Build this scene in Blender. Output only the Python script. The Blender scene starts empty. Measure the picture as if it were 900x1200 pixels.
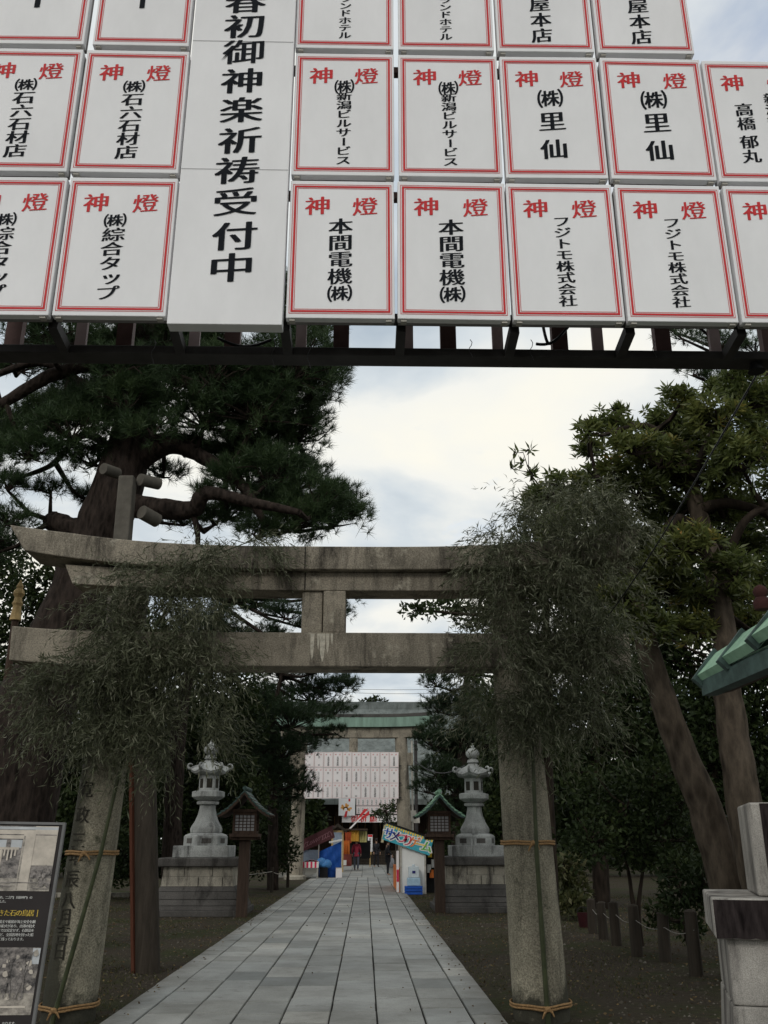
import bpy, math, random
import numpy as np
from mathutils import Vector, Matrix, noise

SC = bpy.context.scene
COL = SC.collection
random.seed(7)
RNG = np.random.default_rng(11)
R = math.radians

# ------------------------------------------------------------------ camera
FPX = 1075.0                                  # focal length in pixels of a 1200 px tall picture
PITCH = math.atan(385 / FPX)
YAW = math.atan(22 * math.cos(PITCH) / FPX)
EYE = Vector((0, 0, 1.55))
cam_data = bpy.data.cameras.new('camera')
cam = bpy.data.objects.new('camera', cam_data)
COL.objects.link(cam)
cam.location = EYE
cam.rotation_euler = (math.pi / 2 + PITCH, 0, -YAW)
cam_data.sensor_fit = 'VERTICAL'
cam_data.sensor_height = 36.0
cam_data.sensor_width = 27.0
cam_data.lens = 36.0 * FPX / 1200
cam_data.clip_start = 0.05
cam_data.clip_end = 3000
SC.camera = cam

# ------------------------------------------------------------------ exposure
SC.view_settings.view_transform = 'Standard'
SC.view_settings.look = 'None'
SC.view_settings.gamma = 1.0
SC.view_settings.exposure = 0.0
SC.view_settings.use_curve_mapping = False
SC.cycles.use_denoising = True
SC.cycles.max_bounces = 6
SC.cycles.diffuse_bounces = 3
SC.cycles.transparent_max_bounces = 6

# ------------------------------------------------------------------ sky and sun
SUN_EL, SUN_AZ = 34.0, 205.0                  # degrees, azimuth clockwise from +Y: behind the camera, a little to the left
world = bpy.data.worlds.new('World')
SC.world = world
world.use_nodes = True
wt = world.node_tree
wn, wl = wt.nodes, wt.links
bg = wn['Background']
bg.inputs['Strength'].default_value = 0.1
sky = wn.new('ShaderNodeTexSky')
sky.sky_type = 'NISHITA'
sky.sun_disc = False
sky.sun_elevation = R(SUN_EL)
sky.sun_rotation = R(SUN_AZ)
sky.air_density = 1.0
sky.dust_density = 1.2
tc = wn.new('ShaderNodeTexCoord')
sep = wn.new('ShaderNodeSeparateXYZ')
wl.new(tc.outputs['Generated'], sep.inputs[0])
zmax = wn.new('ShaderNodeMath'); zmax.operation = 'MAXIMUM'; zmax.inputs[1].default_value = 0.0
wl.new(sep.outputs['Z'], zmax.inputs[0])
zadd = wn.new('ShaderNodeMath'); zadd.operation = 'ADD'; zadd.inputs[1].default_value = 0.22
wl.new(zmax.outputs[0], zadd.inputs[0])
dx = wn.new('ShaderNodeMath'); dx.operation = 'DIVIDE'
dy = wn.new('ShaderNodeMath'); dy.operation = 'DIVIDE'
wl.new(sep.outputs['X'], dx.inputs[0]); wl.new(zadd.outputs[0], dx.inputs[1])
wl.new(sep.outputs['Y'], dy.inputs[0]); wl.new(zadd.outputs[0], dy.inputs[1])
comb = wn.new('ShaderNodeCombineXYZ')
wl.new(dx.outputs[0], comb.inputs[0]); wl.new(dy.outputs[0], comb.inputs[1])


def wnoise(scale, detail, off, rough=0.55, dist=0.3):
    mp = wn.new('ShaderNodeMapping'); mp.inputs['Location'].default_value = off
    wl.new(comb.outputs[0], mp.inputs['Vector'])
    n = wn.new('ShaderNodeTexNoise')
    n.inputs['Scale'].default_value = scale; n.inputs['Detail'].default_value = detail
    n.inputs['Roughness'].default_value = rough; n.inputs['Distortion'].default_value = dist
    wl.new(mp.outputs[0], n.inputs['Vector'])
    return n


def wramp(src, stops):
    r = wn.new('ShaderNodeValToRGB')
    e = r.color_ramp.elements
    while len(e) < len(stops): e.new(0.5)
    for k, (p, c) in enumerate(stops): e[k].position = p; e[k].color = c
    wl.new(src, r.inputs[0])
    return r


cover = wramp(wnoise(1.5, 7, (0.35, 0.2, 0), 0.55).outputs['Fac'], [(0.25, (0, 0, 0, 1)), (0.41, (1, 1, 1, 1))])
tone = wramp(wnoise(2.1, 6, (1.7, 3.1, 0.4), 0.5, 0.2).outputs['Fac'],
             [(0.30, (0.44, 0.52, 0.60, 1)), (0.43, (0.68, 0.74, 0.78, 1)), (0.54, (0.93, 0.93, 0.88, 1)), (0.66, (1.0, 0.975, 0.87, 1))])
gain = wn.new('ShaderNodeVectorMath'); gain.operation = 'SCALE'; gain.inputs['Scale'].default_value = 9.9
wl.new(tone.outputs[0], gain.inputs[0])
mix = wn.new('ShaderNodeMix'); mix.data_type = 'RGBA'
skyg = wn.new('ShaderNodeVectorMath'); skyg.operation = 'SCALE'; skyg.inputs['Scale'].default_value = 2.2
wl.new(sky.outputs[0], skyg.inputs[0])
wl.new(cover.outputs[0], mix.inputs[0]); wl.new(skyg.outputs[0], mix.inputs[6]); wl.new(gain.outputs[0], mix.inputs[7])
wl.new(mix.outputs[2], bg.inputs['Color'])

sun_data = bpy.data.lights.new('sun', 'SUN')
sun_data.energy = 0.8
sun_data.angle = R(14)
sun_data.color = (1.0, 0.95, 0.88)
sun = bpy.data.objects.new('sun', sun_data)
COL.objects.link(sun)
sd = Vector((math.sin(R(SUN_AZ)) * math.cos(R(SUN_EL)), math.cos(R(SUN_AZ)) * math.cos(R(SUN_EL)), math.sin(R(SUN_EL))))
sun.rotation_euler = (-sd).to_track_quat('-Z', 'Y').to_euler()
sun.location = sd * 60

# ------------------------------------------------------------------ measuring helpers
CAMROT = (Matrix.Rotation(-YAW, 3, 'Z') @ Matrix.Rotation(math.pi / 2 + PITCH, 3, 'X'))


def ray(u, v):
    return CAMROT @ Vector(((u - 450) / FPX, (600 - v) / FPX, -1))


def at(u, v, y):
    d = ray(u, v)
    return EYE + d * (y / d.y)


def gnd(u, v, z=0.0):
    d = ray(u, v)
    return EYE + d * ((z - EYE.z) / d.z)


def msize(u, v, y):                           # metres per pixel across, and up, near that point
    a = at(u, v, y)
    return (at(u + 1, v, y) - a).length, abs(at(u, v - 1, y).z - a.z)


# ------------------------------------------------------------------ materials
def new_mat(name):
    m = bpy.data.materials.new(name)
    m.use_nodes = True
    return m, m.node_tree.nodes, m.node_tree.links, m.node_tree.nodes['Principled BSDF']


def ramp(n, l, src, stops):
    r = n.new('ShaderNodeValToRGB')
    e = r.color_ramp.elements
    while len(e) < len(stops): e.new(0.5)
    for k, (p, c) in enumerate(stops):
        e[k].position = p
        e[k].color = tuple(c) + (1,) if len(c) == 3 else c
    l.new(src, r.inputs[0])
    return r


def tex(n, l, scale, detail=5, rough=0.6, coord='Object', stretch=(1, 1, 1), kind='Noise', dist=0.0, off=(0, 0, 0)):
    if coord == 'World':
        src = n.new('ShaderNodeNewGeometry').outputs['Position']
    else:
        src = n.new('ShaderNodeTexCoord').outputs[coord]
    mp = n.new('ShaderNodeMapping')
    mp.inputs['Scale'].default_value = stretch
    mp.inputs['Location'].default_value = off
    l.new(src, mp.inputs[0])
    t = n.new('ShaderNodeTex' + kind)
    t.inputs['Scale'].default_value = scale
    if kind == 'Noise':
        t.inputs['Detail'].default_value = detail
        t.inputs['Roughness'].default_value = rough
        t.inputs['Distortion'].default_value = dist
    l.new(mp.outputs[0], t.inputs['Vector'])
    return t


def mixc(n, l, fac, a, b, mode='MIX'):
    m = n.new('ShaderNodeMix'); m.data_type = 'RGBA'; m.blend_type = mode
    for sock, val in ((0, fac), (6, a), (7, b)):
        if hasattr(val, 'is_linked') or hasattr(val, 'links'):
            l.new(val, m.inputs[sock])
        elif sock == 0: m.inputs[0].default_value = val
        else: m.inputs[sock].default_value = tuple(val) + (1,)
    return m.outputs[2]


def bump(n, l, p, src, strength, dist=0.01):
    b = n.new('ShaderNodeBump')
    b.inputs['Strength'].default_value = strength
    b.inputs['Distance'].default_value = dist
    l.new(src, b.inputs['Height'])
    l.new(b.outputs[0], p.inputs['Normal'])


def plain(name, c, rough=0.6, var=0.25, scale=6, metal=0.0, bmp=0.0, coord='World', stretch=(1, 1, 1), spec=0.2):
    m, n, l, p = new_mat(name)
    t = tex(n, l, scale, 6, 0.65, coord, stretch)
    lo = [x * (1 - var) for x in c]; hi = [min(1, x * (1 + var)) for x in c]
    l.new(ramp(n, l, t.outputs['Fac'], [(0.3, lo), (0.7, hi)]).outputs[0], p.inputs['Base Color'])
    p.inputs['Roughness'].default_value = rough
    p.inputs['Specular IOR Level'].default_value = spec
    p.inputs['Metallic'].default_value = metal
    if bmp: bump(n, l, p, t.outputs['Fac'], bmp)
    return m


def stone(name, c, stain, speck, stain_lo=0.52, scale=1.6, streak=0.35, moss=None, bmp=0.5, fine=70, side=None):
    """granite: broad tone, vertical dark streaks, fine speckle, pits"""
    m, n, l, p = new_mat(name)
    broad = tex(n, l, scale, 6, 0.65, 'World')
    base = ramp(n, l, broad.outputs['Fac'], [(0.3, [x * 0.60 for x in c]), (0.7, [x * 1.25 for x in c])]).outputs[0]
    st = tex(n, l, 2.2, 7, 0.7, 'World', (1.6, 1.6, streak), dist=0.4, off=(3, 1, 2))
    sf = ramp(n, l, st.outputs['Fac'], [(stain_lo, (0, 0, 0)), (stain_lo + 0.16, (1, 1, 1))]).outputs[0]
    c1 = mixc(n, l, sf, base, stain)
    sp = tex(n, l, fine, 3, 0.7, 'World')
    spf = ramp(n, l, sp.outputs['Fac'], [(0.35, [1 - speck] * 3), (0.65, [1 + speck] * 3)]).outputs[0]
    c2 = mixc(n, l, 1.0, c1, spf, 'MULTIPLY')
    if moss:
        ms = tex(n, l, 5, 8, 0.75, 'World', off=(9, 4, 1))
        mf = ramp(n, l, ms.outputs['Fac'], [(0.58, (0, 0, 0)), (0.68, (1, 1, 1))]).outputs[0]
        c2 = mixc(n, l, mf, c2, moss)
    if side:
        at_ = n.new('ShaderNodeAttribute'); at_.attribute_name = 'moss'  # vertex mask mixing moss, damp foot and painted side shade
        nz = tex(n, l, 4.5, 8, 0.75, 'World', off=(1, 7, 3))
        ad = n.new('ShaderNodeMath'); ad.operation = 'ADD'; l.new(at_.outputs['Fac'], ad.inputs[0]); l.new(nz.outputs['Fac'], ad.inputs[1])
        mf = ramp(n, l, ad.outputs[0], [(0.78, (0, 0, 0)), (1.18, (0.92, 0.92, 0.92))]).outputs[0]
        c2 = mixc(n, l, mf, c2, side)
    l.new(c2, p.inputs['Base Color'])
    p.inputs['Specular IOR Level'].default_value = 0.2
    p.inputs['Roughness'].default_value = 0.85
    pit = tex(n, l, 28, 8, 0.8, 'World')
    bump(n, l, p, pit.outputs['Fac'], bmp, 0.008)
    return m


def leafy(name, stops, trans=0.25, rough=0.5, spec=0.2):
    """leaves: every blade carries a random tint; some light passes through"""
    m, n, l, p = new_mat(name)
    a = n.new('ShaderNodeAttribute'); a.attribute_name = 'tint'
    c = ramp(n, l, a.outputs['Fac'], stops).outputs[0]
    l.new(c, p.inputs['Base Color'])
    p.inputs['Roughness'].default_value = rough
    p.inputs['Specular IOR Level'].default_value = spec
    tr = n.new('ShaderNodeBsdfTranslucent')
    l.new(c, tr.inputs['Color'])
    ms = n.new('ShaderNodeMixShader'); ms.inputs[0].default_value = trans
    l.new(p.outputs[0], ms.inputs[1]); l.new(tr.outputs[0], ms.inputs[2])
    l.new(ms.outputs[0], n['Material Output'].inputs['Surface'])
    return m


M = {}
M['granite'] = stone('weathered granite', (0.275, 0.245, 0.195), (0.060, 0.053, 0.043), 0.35, 0.485, streak=0.3, bmp=0.8, moss=(0.40, 0.37, 0.30))
M['granite_pillar'] = stone('mossy pillar granite with painted side shade', (0.25, 0.23, 0.175), (0.07, 0.063, 0.048), 0.45, 0.5, streak=0.22, moss=(0.06, 0.062, 0.04), bmp=0.9, side=(0.032, 0.032, 0.023))
M['granite_light'] = stone('pale carved granite', (0.33, 0.34, 0.33), (0.08, 0.08, 0.078), 0.25, 0.50, scale=2.4, bmp=0.4)
M['granite_base'] = stone('stained block granite', (0.34, 0.315, 0.26), (0.05, 0.045, 0.04), 0.25, 0.50, scale=1.2, streak=0.45, bmp=0.5)
M['granite_dark'] = stone('blackened slab granite', (0.085, 0.08, 0.075), (0.03, 0.028, 0.026), 0.3, 0.5, bmp=0.4)
M['granite_near'] = stone('speckled pedestal granite', (0.31, 0.295, 0.27), (0.06, 0.053, 0.05), 0.30, 0.455, scale=2.6, streak=0.2, bmp=0.5, fine=190)
M['hollow_shade'] = plain('painted hollow shade', (0.030, 0.028, 0.022), 0.95)  # flat dark colour in place of shade inside cut letters and openings
M['crack'] = plain('dark joint', (0.03, 0.027, 0.024), 0.95)

# slabs: each slab has its own tone
m, n, l, p = new_mat('path granite slabs')
a = n.new('ShaderNodeAttribute'); a.attribute_name = 'tint'
c = ramp(n, l, a.outputs['Fac'], [(0, (0.19, 0.20, 0.196)), (0.35, (0.27, 0.272, 0.258)), (0.6, (0.285, 0.295, 0.29)), (1, (0.39, 0.385, 0.362))]).outputs[0]
t1 = tex(n, l, 0.9, 7, 0.7, 'World'); f1 = ramp(n, l, t1.outputs['Fac'], [(0.3, (0.58, 0.57, 0.54)), (0.62, (1.10, 1.10, 1.09))]).outputs[0]
c = mixc(n, l, 1.0, c, f1, 'MULTIPLY')
t2 = tex(n, l, 90, 3, 0.7, 'World'); f2 = ramp(n, l, t2.outputs['Fac'], [(0.35, (0.8, 0.8, 0.8)), (0.65, (1.15, 1.15, 1.15))]).outputs[0]
c = mixc(n, l, 1.0, c, f2, 'MULTIPLY')
t4 = tex(n, l, 7, 8, 0.75, 'World', off=(2, 5, 0)); f4 = ramp(n, l, t4.outputs['Fac'], [(0.55, (0, 0, 0)), (0.70, (0.75, 0.75, 0.75))]).outputs[0]
c = mixc(n, l, f4, c, (0.12, 0.115, 0.10))
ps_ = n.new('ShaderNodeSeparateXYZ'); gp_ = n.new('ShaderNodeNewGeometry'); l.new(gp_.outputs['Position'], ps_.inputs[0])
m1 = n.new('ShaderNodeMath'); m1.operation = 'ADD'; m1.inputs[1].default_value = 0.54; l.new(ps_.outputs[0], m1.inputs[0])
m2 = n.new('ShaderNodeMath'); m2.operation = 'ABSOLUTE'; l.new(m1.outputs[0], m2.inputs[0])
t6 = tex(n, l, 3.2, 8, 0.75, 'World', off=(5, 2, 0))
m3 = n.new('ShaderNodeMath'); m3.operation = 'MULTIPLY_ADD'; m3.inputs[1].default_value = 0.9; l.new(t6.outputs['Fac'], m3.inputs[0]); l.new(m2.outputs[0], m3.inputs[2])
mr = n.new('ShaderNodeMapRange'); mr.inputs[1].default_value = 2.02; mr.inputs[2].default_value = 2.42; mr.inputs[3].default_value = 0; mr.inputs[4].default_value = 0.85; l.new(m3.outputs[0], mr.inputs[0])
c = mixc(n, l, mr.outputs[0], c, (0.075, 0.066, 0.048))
l.new(c, p.inputs['Base Color']); p.inputs['Roughness'].default_value = 0.62
t3 = tex(n, l, 24, 8, 0.75, 'World'); bump(n, l, p, t3.outputs['Fac'], 0.45, 0.006)
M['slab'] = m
M['grout'] = plain('dark slab joint', (0.022, 0.020, 0.017), 0.95, 0.4, 20)

m, n, l, p = new_mat('damp soil and moss')
t1 = tex(n, l, 0.55, 9, 0.72, 'World'); t2 = tex(n, l, 14, 8, 0.8, 'World')
soil = ramp(n, l, t2.outputs['Fac'], [(0.3, (0.026, 0.021, 0.016)), (0.55, (0.050, 0.041, 0.030)), (0.75, (0.085, 0.073, 0.056))]).outputs[0]
grn = ramp(n, l, t2.outputs['Fac'], [(0.3, (0.016, 0.020, 0.008)), (0.7, (0.050, 0.058, 0.022))]).outputs[0]
f = ramp(n, l, t1.outputs['Fac'], [(0.47, (0, 0, 0)), (0.60, (0.85, 0.85, 0.85))]).outputs[0]
l.new(mixc(n, l, f, soil, grn), p.inputs['Base Color']); p.inputs['Roughness'].default_value = 0.95; p.inputs['Specular IOR Level'].default_value = 0.08
bump(n, l, p, t2.outputs['Fac'], 0.9, 0.03)
M['soil'] = m

M['board'] = plain('white board sheet', (0.80, 0.80, 0.815), 0.55, 0.055, 2.2, stretch=(1.5, 1, .6))
M['board_pink'] = plain('pinkish white board sheet', (0.80, 0.76, 0.76), 0.6, 0.04, 3)
M['board_side'] = plain('grey board edge', (0.22, 0.21, 0.21), 0.6)
M['clip'] = plain('pale board clip', (0.42, 0.40, 0.36), 0.6)
M['red'] = plain('red print', (0.58, 0.045, 0.05), 0.6, 0.08, 9, spec=0.1)
M['red_faded'] = plain('faded pink print', (0.66, 0.34, 0.34), 0.7, 0.08, 9, spec=0.1)
M['red_soft'] = plain('soft red print', (0.60, 0.16, 0.16), 0.7, 0.08, 9, spec=0.1)
M['ink'] = plain('black print', (0.012, 0.014, 0.018), 0.7, 0.1, 9, spec=0.05)
M['maroon_steel'] = plain('maroon painted steel', (0.105, 0.060, 0.055), 0.6, 0.35, 7, bmp=0.1)
M['dark_steel'] = plain('dark painted steel', (0.04, 0.037, 0.037), 0.5, 0.35, 7, bmp=0.1)
M['pink_steel'] = plain('pale pink upright', (0.40, 0.31, 0.31), 0.6, 0.15, 7)
M['black'] = plain('black rubber', (0.012, 0.012, 0.013), 0.5)
M['wire'] = plain('grey wire', (0.07, 0.07, 0.075), 0.4)

m, n, l, p = new_mat('green copper patina')
t1 = tex(n, l, 9, 7, 0.7, 'World'); t2 = tex(n, l, 3.5, 6, 0.7, 'World', (3, 3, 0.5))
c = ramp(n, l, t1.outputs['Fac'], [(0.3, (0.13, 0.25, 0.165)), (0.7, (0.27, 0.46, 0.31))]).outputs[0]
f = ramp(n, l, t2.outputs['Fac'], [(0.56, (0, 0, 0)), (0.70, (0.75, 0.75, 0.75))]).outputs[0]
l.new(mixc(n, l, f, c, (0.05, 0.075, 0.06)), p.inputs['Base Color']); p.inputs['Roughness'].default_value = 0.6
bump(n, l, p, t1.outputs['Fac'], 0.15)
M['copper'] = m
M['copper_pale'] = plain('pale weathered copper', (0.20, 0.30, 0.245), 0.7, 0.3, 1.5, stretch=(3, 1, .4))
M['copper_dark'] = plain('dark copper edge', (0.045, 0.075, 0.068), 0.6, 0.5, 14)


def woodmat(name, a, b, scale=3.0):
    m, n, l, p = new_mat(name)
    t = tex(n, l, scale, 7, 0.7, 'World', (6, 6, 0.5), dist=0.5)
    l.new(ramp(n, l, t.outputs['Fac'], [(0.3, a), (0.7, b)]).outputs[0], p.inputs['Base Color'])
    p.inputs['Roughness'].default_value = 0.8
    p.inputs['Specular IOR Level'].default_value = 0.15
    bump(n, l, p, t.outputs['Fac'], 0.35, 0.01)
    return m


M['wood'] = woodmat('dark lantern wood', (0.028, 0.018, 0.014), (0.085, 0.055, 0.04))
M['wood_red'] = woodmat('reddish weathered wood', (0.026, 0.018, 0.014), (0.072, 0.048, 0.036))
M['wood_post'] = woodmat('grey brown prop timber', (0.022, 0.018, 0.014), (0.055, 0.045, 0.035))
M['wood_rust'] = woodmat('rust red strip', (0.06, 0.022, 0.013), (0.11, 0.042, 0.026))
M['concrete'] = plain('grey prop concrete', (0.10, 0.092, 0.078), 0.9, 0.3, 5, bmp=0.3)
M['paper'] = plain('lantern paper pane', (0.36, 0.36, 0.37), 0.8, 0.1)
M['gilt'] = plain('weathered ochre wood', (0.42, 0.30, 0.14), 0.7, 0.3, 12)
M['oxblood'] = plain('oxblood lacquer', (0.04, 0.014, 0.013), 0.9, 0.3, 14)


def barkmat(name, a, b, sc=5, st=0.35, bm=1.0):
    m, n, l, p = new_mat(name)
    v = tex(n, l, sc, kind='Voronoi', coord='World', stretch=(2.2, 2.2, st * 2))
    t = tex(n, l, sc * 2, 8, 0.75, 'World', (1.5, 1.5, st))
    f = ramp(n, l, v.outputs['Distance'], [(0.05, (0.45, 0.45, 0.45)), (0.6, (1.1, 1.1, 1.1))]).outputs[0]
    c = ramp(n, l, t.outputs['Fac'], [(0.3, a), (0.7, b)]).outputs[0]
    l.new(mixc(n, l, 1.0, c, f, 'MULTIPLY'), p.inputs['Base Color'])
    p.inputs['Roughness'].default_value = 0.95
    p.inputs['Specular IOR Level'].default_value = 0.08
    bump(n, l, p, f, bm, 0.03)
    return m


M['bark_pine'] = barkmat('scaly pine bark', (0.012, 0.010, 0.009), (0.048, 0.036, 0.030), 6)
M['bark_pale'] = barkmat('smooth grey brown bark', (0.042, 0.034, 0.026), (0.115, 0.092, 0.070), 4, 0.4, 0.6)
M['bark_dark'] = barkmat('dark bark', (0.015, 0.012, 0.010), (0.045, 0.034, 0.026), 4, 0.3, 0.6)
M['needle'] = leafy('pine needles', [(0, (0.018, 0.034, 0.016)), (0.5, (0.040, 0.070, 0.028)), (1, (0.080, 0.115, 0.045))], 0.15, 0.45)
M['needle_far'] = leafy('dark pine needles', [(0, (0.014, 0.028, 0.014)), (0.6, (0.032, 0.055, 0.025)), (1, (0.06, 0.09, 0.04))], 0.15, 0.5)
M['whorl'] = leafy('whorled glossy leaves', [(0, (0.045, 0.065, 0.020)), (0.40, (0.095, 0.120, 0.036)), (0.75, (0.17, 0.18, 0.050)), (0.93, (0.26, 0.22, 0.055)), (1, (0.42, 0.22, 0.05))], 0.4, 0.35, 0.3)
M['leaf_dark'] = leafy('dark evergreen leaves', [(0, (0.010, 0.018, 0.007)), (0.6, (0.027, 0.041, 0.014)), (0.9, (0.055, 0.070, 0.024)), (1, (0.09, 0.10, 0.035))], 0.2, 0.5, 0.12)
M['leaf_mid'] = leafy('mid green leaves', [(0, (0.028, 0.045, 0.018)), (0.6, (0.055, 0.080, 0.030)), (1, (0.10, 0.13, 0.05))], 0.25, 0.4)
M['leaf_pale'] = leafy('yellowish variegated leaves', [(0, (0.03, 0.045, 0.016)), (0.55, (0.085, 0.09, 0.035)), (0.85, (0.22, 0.20, 0.11)), (1, (0.36, 0.32, 0.20))], 0.2, 0.45)
M['bamboo_leaf'] = leafy('dry grey green bamboo leaves', [(0, (0.048, 0.056, 0.030)), (0.6, (0.105, 0.115, 0.068)), (1, (0.27, 0.27, 0.20))], 0.25, 0.5)
M['bamboo'] = plain('green bamboo stem', (0.042, 0.050, 0.024), 0.45, 0.35, 8)
M['straw'] = plain('straw rope', (0.26, 0.16, 0.075), 0.95, 0.35, 60, bmp=0.8)
M['white'] = plain('white panel', (0.72, 0.72, 0.70), 0.6, 0.06, 3)
M['grass'] = leafy('short moss and grass blades', [(0, (0.03, 0.035, 0.012)), (0.6, (0.07, 0.075, 0.03)), (1, (0.13, 0.11, 0.055))], 0.2, 0.7)
M['litter'] = leafy('brown fallen leaves', [(0, (0.05, 0.032, 0.018)), (0.6, (0.11, 0.075, 0.04)), (1, (0.2, 0.15, 0.07))], 0.1, 0.8)


# ------------------------------------------------------------------ mesh helpers
ORG = {}


def org(o):
    return ORG.get(o.name, Vector((0, 0, 0))) if o else Vector((0, 0, 0))


def tag(o, label=None, cat=None, group=None, kind=None):
    if label: o['label'] = label
    if cat: o['category'] = cat
    if group: o['group'] = group
    if kind: o['kind'] = kind
    return o


def thing(name, loc, label, cat, group=None):
    o = bpy.data.objects.new(name, None)
    COL.objects.link(o)
    o.location = loc
    o.empty_display_size = 0.2
    ORG[o.name] = Vector(loc)
    return tag(o, label, cat, group)


def link(name, me, mats, parent=None, smooth=None):
    o = bpy.data.objects.new(name, me)
    COL.objects.link(o)
    for mm in (mats if isinstance(mats, (list, tuple)) else [mats]):
        me.materials.append(mm)
    if parent is not None:
        o.parent = parent
        ORG[o.name] = org(parent)
    if smooth:
        me.shade_smooth()
        if smooth < 180: me.set_sharp_from_angle(angle=R(smooth))
    return o


class MB:
    """collects shapes in world metres; build() links them as one mesh object"""
    def __init__(s): s.v, s.f, s.m = [], [], []

    def add(s, vs, fs, m=0):
        b = len(s.v)
        s.v += [Vector(x) for x in vs]
        s.f += [tuple(i + b for i in f) for f in fs]
        s.m += [m] * len(fs)
        return s

    def box(s, lo, hi, m=0, rz=0.0):
        lo, hi = Vector(lo), Vector(hi)
        c = (lo + hi) / 2; h = (hi - lo) / 2
        rot = Matrix.Rotation(rz, 3, 'Z')
        vs = [c + rot @ Vector((sx * h.x, sy * h.y, sz * h.z)) for sz in (-1, 1) for sx, sy in ((-1, -1), (1, -1), (1, 1), (-1, 1))]
        return s.add(vs, [(3, 2, 1, 0), (4, 5, 6, 7), (0, 1, 5, 4), (1, 2, 6, 5), (2, 3, 7, 6), (3, 0, 4, 7)], m)

    def bar(s, a, b, w, h=None, m=0):
        """a square bar from a to b"""
        a, b = Vector(a), Vector(b); h = h or w
        d = (b - a).normalized()
        x = d.cross(Vector((0, 0, 1)))
        x = Vector((1, 0, 0)) if x.length < 1e-4 else x.normalized()
        y = x.cross(d)
        vs = [q + x * sx * w / 2 + y * sy * h / 2 for q in (a, b) for sx, sy in ((-1, -1), (1, -1), (1, 1), (-1, 1))]
        return s.add(vs, [(3, 2, 1, 0), (4, 5, 6, 7), (0, 1, 5, 4), (1, 2, 6, 5), (2, 3, 7, 6), (3, 0, 4, 7)], m)

    def tube(s, pts, rad, n=8, m=0, jit=0.0):
        pts = [Vector(p_) for p_ in pts]
        if not isinstance(rad, (list, tuple)): rad = [rad] * len(pts)
        vs, fs = [], []
        ref = Vector((0.31, 0.2, 0.93))
        for i, q in enumerate(pts):
            d = (pts[min(i + 1, len(pts) - 1)] - pts[max(i - 1, 0)]).normalized()
            x = d.cross(ref)
            if x.length < 0.05: x = d.cross(Vector((1, 0, 0)))
            x.normalize(); y = d.cross(x)
            for k in range(n):
                a = 2 * math.pi * k / n
                r = rad[i] * (1 + (random.uniform(-jit, jit) if jit else 0))
                vs.append(q + (x * math.cos(a) + y * math.sin(a)) * r)
        for i in range(len(pts) - 1):
            for k in range(n):
                fs.append((i * n + k, i * n + (k + 1) % n, (i + 1) * n + (k + 1) % n, (i + 1) * n + k))
        fs.append(tuple(range(n - 1, -1, -1)))
        fs.append(tuple(range((len(pts) - 1) * n, len(pts) * n)))
        return s.add(vs, fs, m)

    def lathe(s, c, prof, n=8, phase=0.0, m=0, flat=1.0):
        c = Vector(c); vs, fs = [], []
        for r, z in prof:
            for k in range(n):
                a = phase + 2 * math.pi * k / n
                vs.append(c + Vector((r * math.cos(a), r * math.sin(a) * flat, z)))
        for i in range(len(prof) - 1):
            for k in range(n):
                fs.append((i * n + k, i * n + (k + 1) % n, (i + 1) * n + (k + 1) % n, (i + 1) * n + k))
        fs.append(tuple(range(n - 1, -1, -1)))
        fs.append(tuple(range((len(prof) - 1) * n, len(prof) * n)))
        return s.add(vs, fs, m)

    def rings(s, secs, m=0):
        """loft through closed sections with equal point counts"""
        n = len(secs[0]); vs, fs = [], []
        for sec in secs: vs += list(sec)
        for i in range(len(secs) - 1):
            for k in range(n):
                fs.append((i * n + k, i * n + (k + 1) % n, (i + 1) * n + (k + 1) % n, (i + 1) * n + k))
        fs.append(tuple(range(n - 1, -1, -1)))
        fs.append(tuple(range((len(secs) - 1) * n, len(secs) * n)))
        return s.add(vs, fs, m)

    def sphere(s, c, r, n=10, m=0, sq=(1, 1, 1)):
        c = Vector(c); k = n // 2
        prof = [(max(0.02, math.sin(math.pi * i / k)), -math.cos(math.pi * i / k)) for i in range(k + 1)]
        vs, fs = [], []
        for a_, z in prof:
            for j in range(n):
                t = 2 * math.pi * j / n
                vs.append(c + Vector((a_ * math.cos(t) * r * sq[0], a_ * math.sin(t) * r * sq[1], z * r * sq[2])))
        for i in range(k):
            for j in range(n):
                fs.append((i * n + j, i * n + (j + 1) % n, (i + 1) * n + (j + 1) % n, (i + 1) * n + j))
        return s.add(vs, fs, m)

    def build(s, name, mats, parent=None, smooth=None, bevel=0.0):
        me = bpy.data.meshes.new(name)
        o_ = org(parent)
        me.from_pydata([tuple(x - o_) for x in s.v], [], s.f)
        me.polygons.foreach_set('material_index', s.m)
        me.update()
        o = link(name, me, mats, parent, smooth)
        if bevel:
            b = o.modifiers.new('bevel', 'BEVEL'); b.width = bevel; b.segments = 2; b.limit_method = 'ANGLE'; b.angle_limit = R(35)
        return o


def np_build(name, V, k, tint, mats, parent=None):
    """V: (N*k, 3) array of N separate k-gons, tint: (N,)"""
    N = len(V) // k
    o_ = org(parent)
    V = (V - np.array(o_)).astype(np.float32)
    me = bpy.data.meshes.new(name)
    me.vertices.add(N * k); me.vertices.foreach_set('co', V.ravel())
    me.loops.add(N * k); me.loops.foreach_set('vertex_index', np.arange(N * k, dtype=np.int32))
    me.polygons.add(N)
    me.polygons.foreach_set('loop_start', np.arange(0, N * k, k, dtype=np.int32))
    at_ = me.attributes.new('tint', 'FLOAT', 'POINT')
    at_.data.foreach_set('value', np.repeat(tint.astype(np.float32), k))
    me.update(calc_edges=True)
    return link(name, me, mats, parent)


def nrm(A):
    return A / np.maximum(np.linalg.norm(A, axis=1, keepdims=True), 1e-9)


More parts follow.
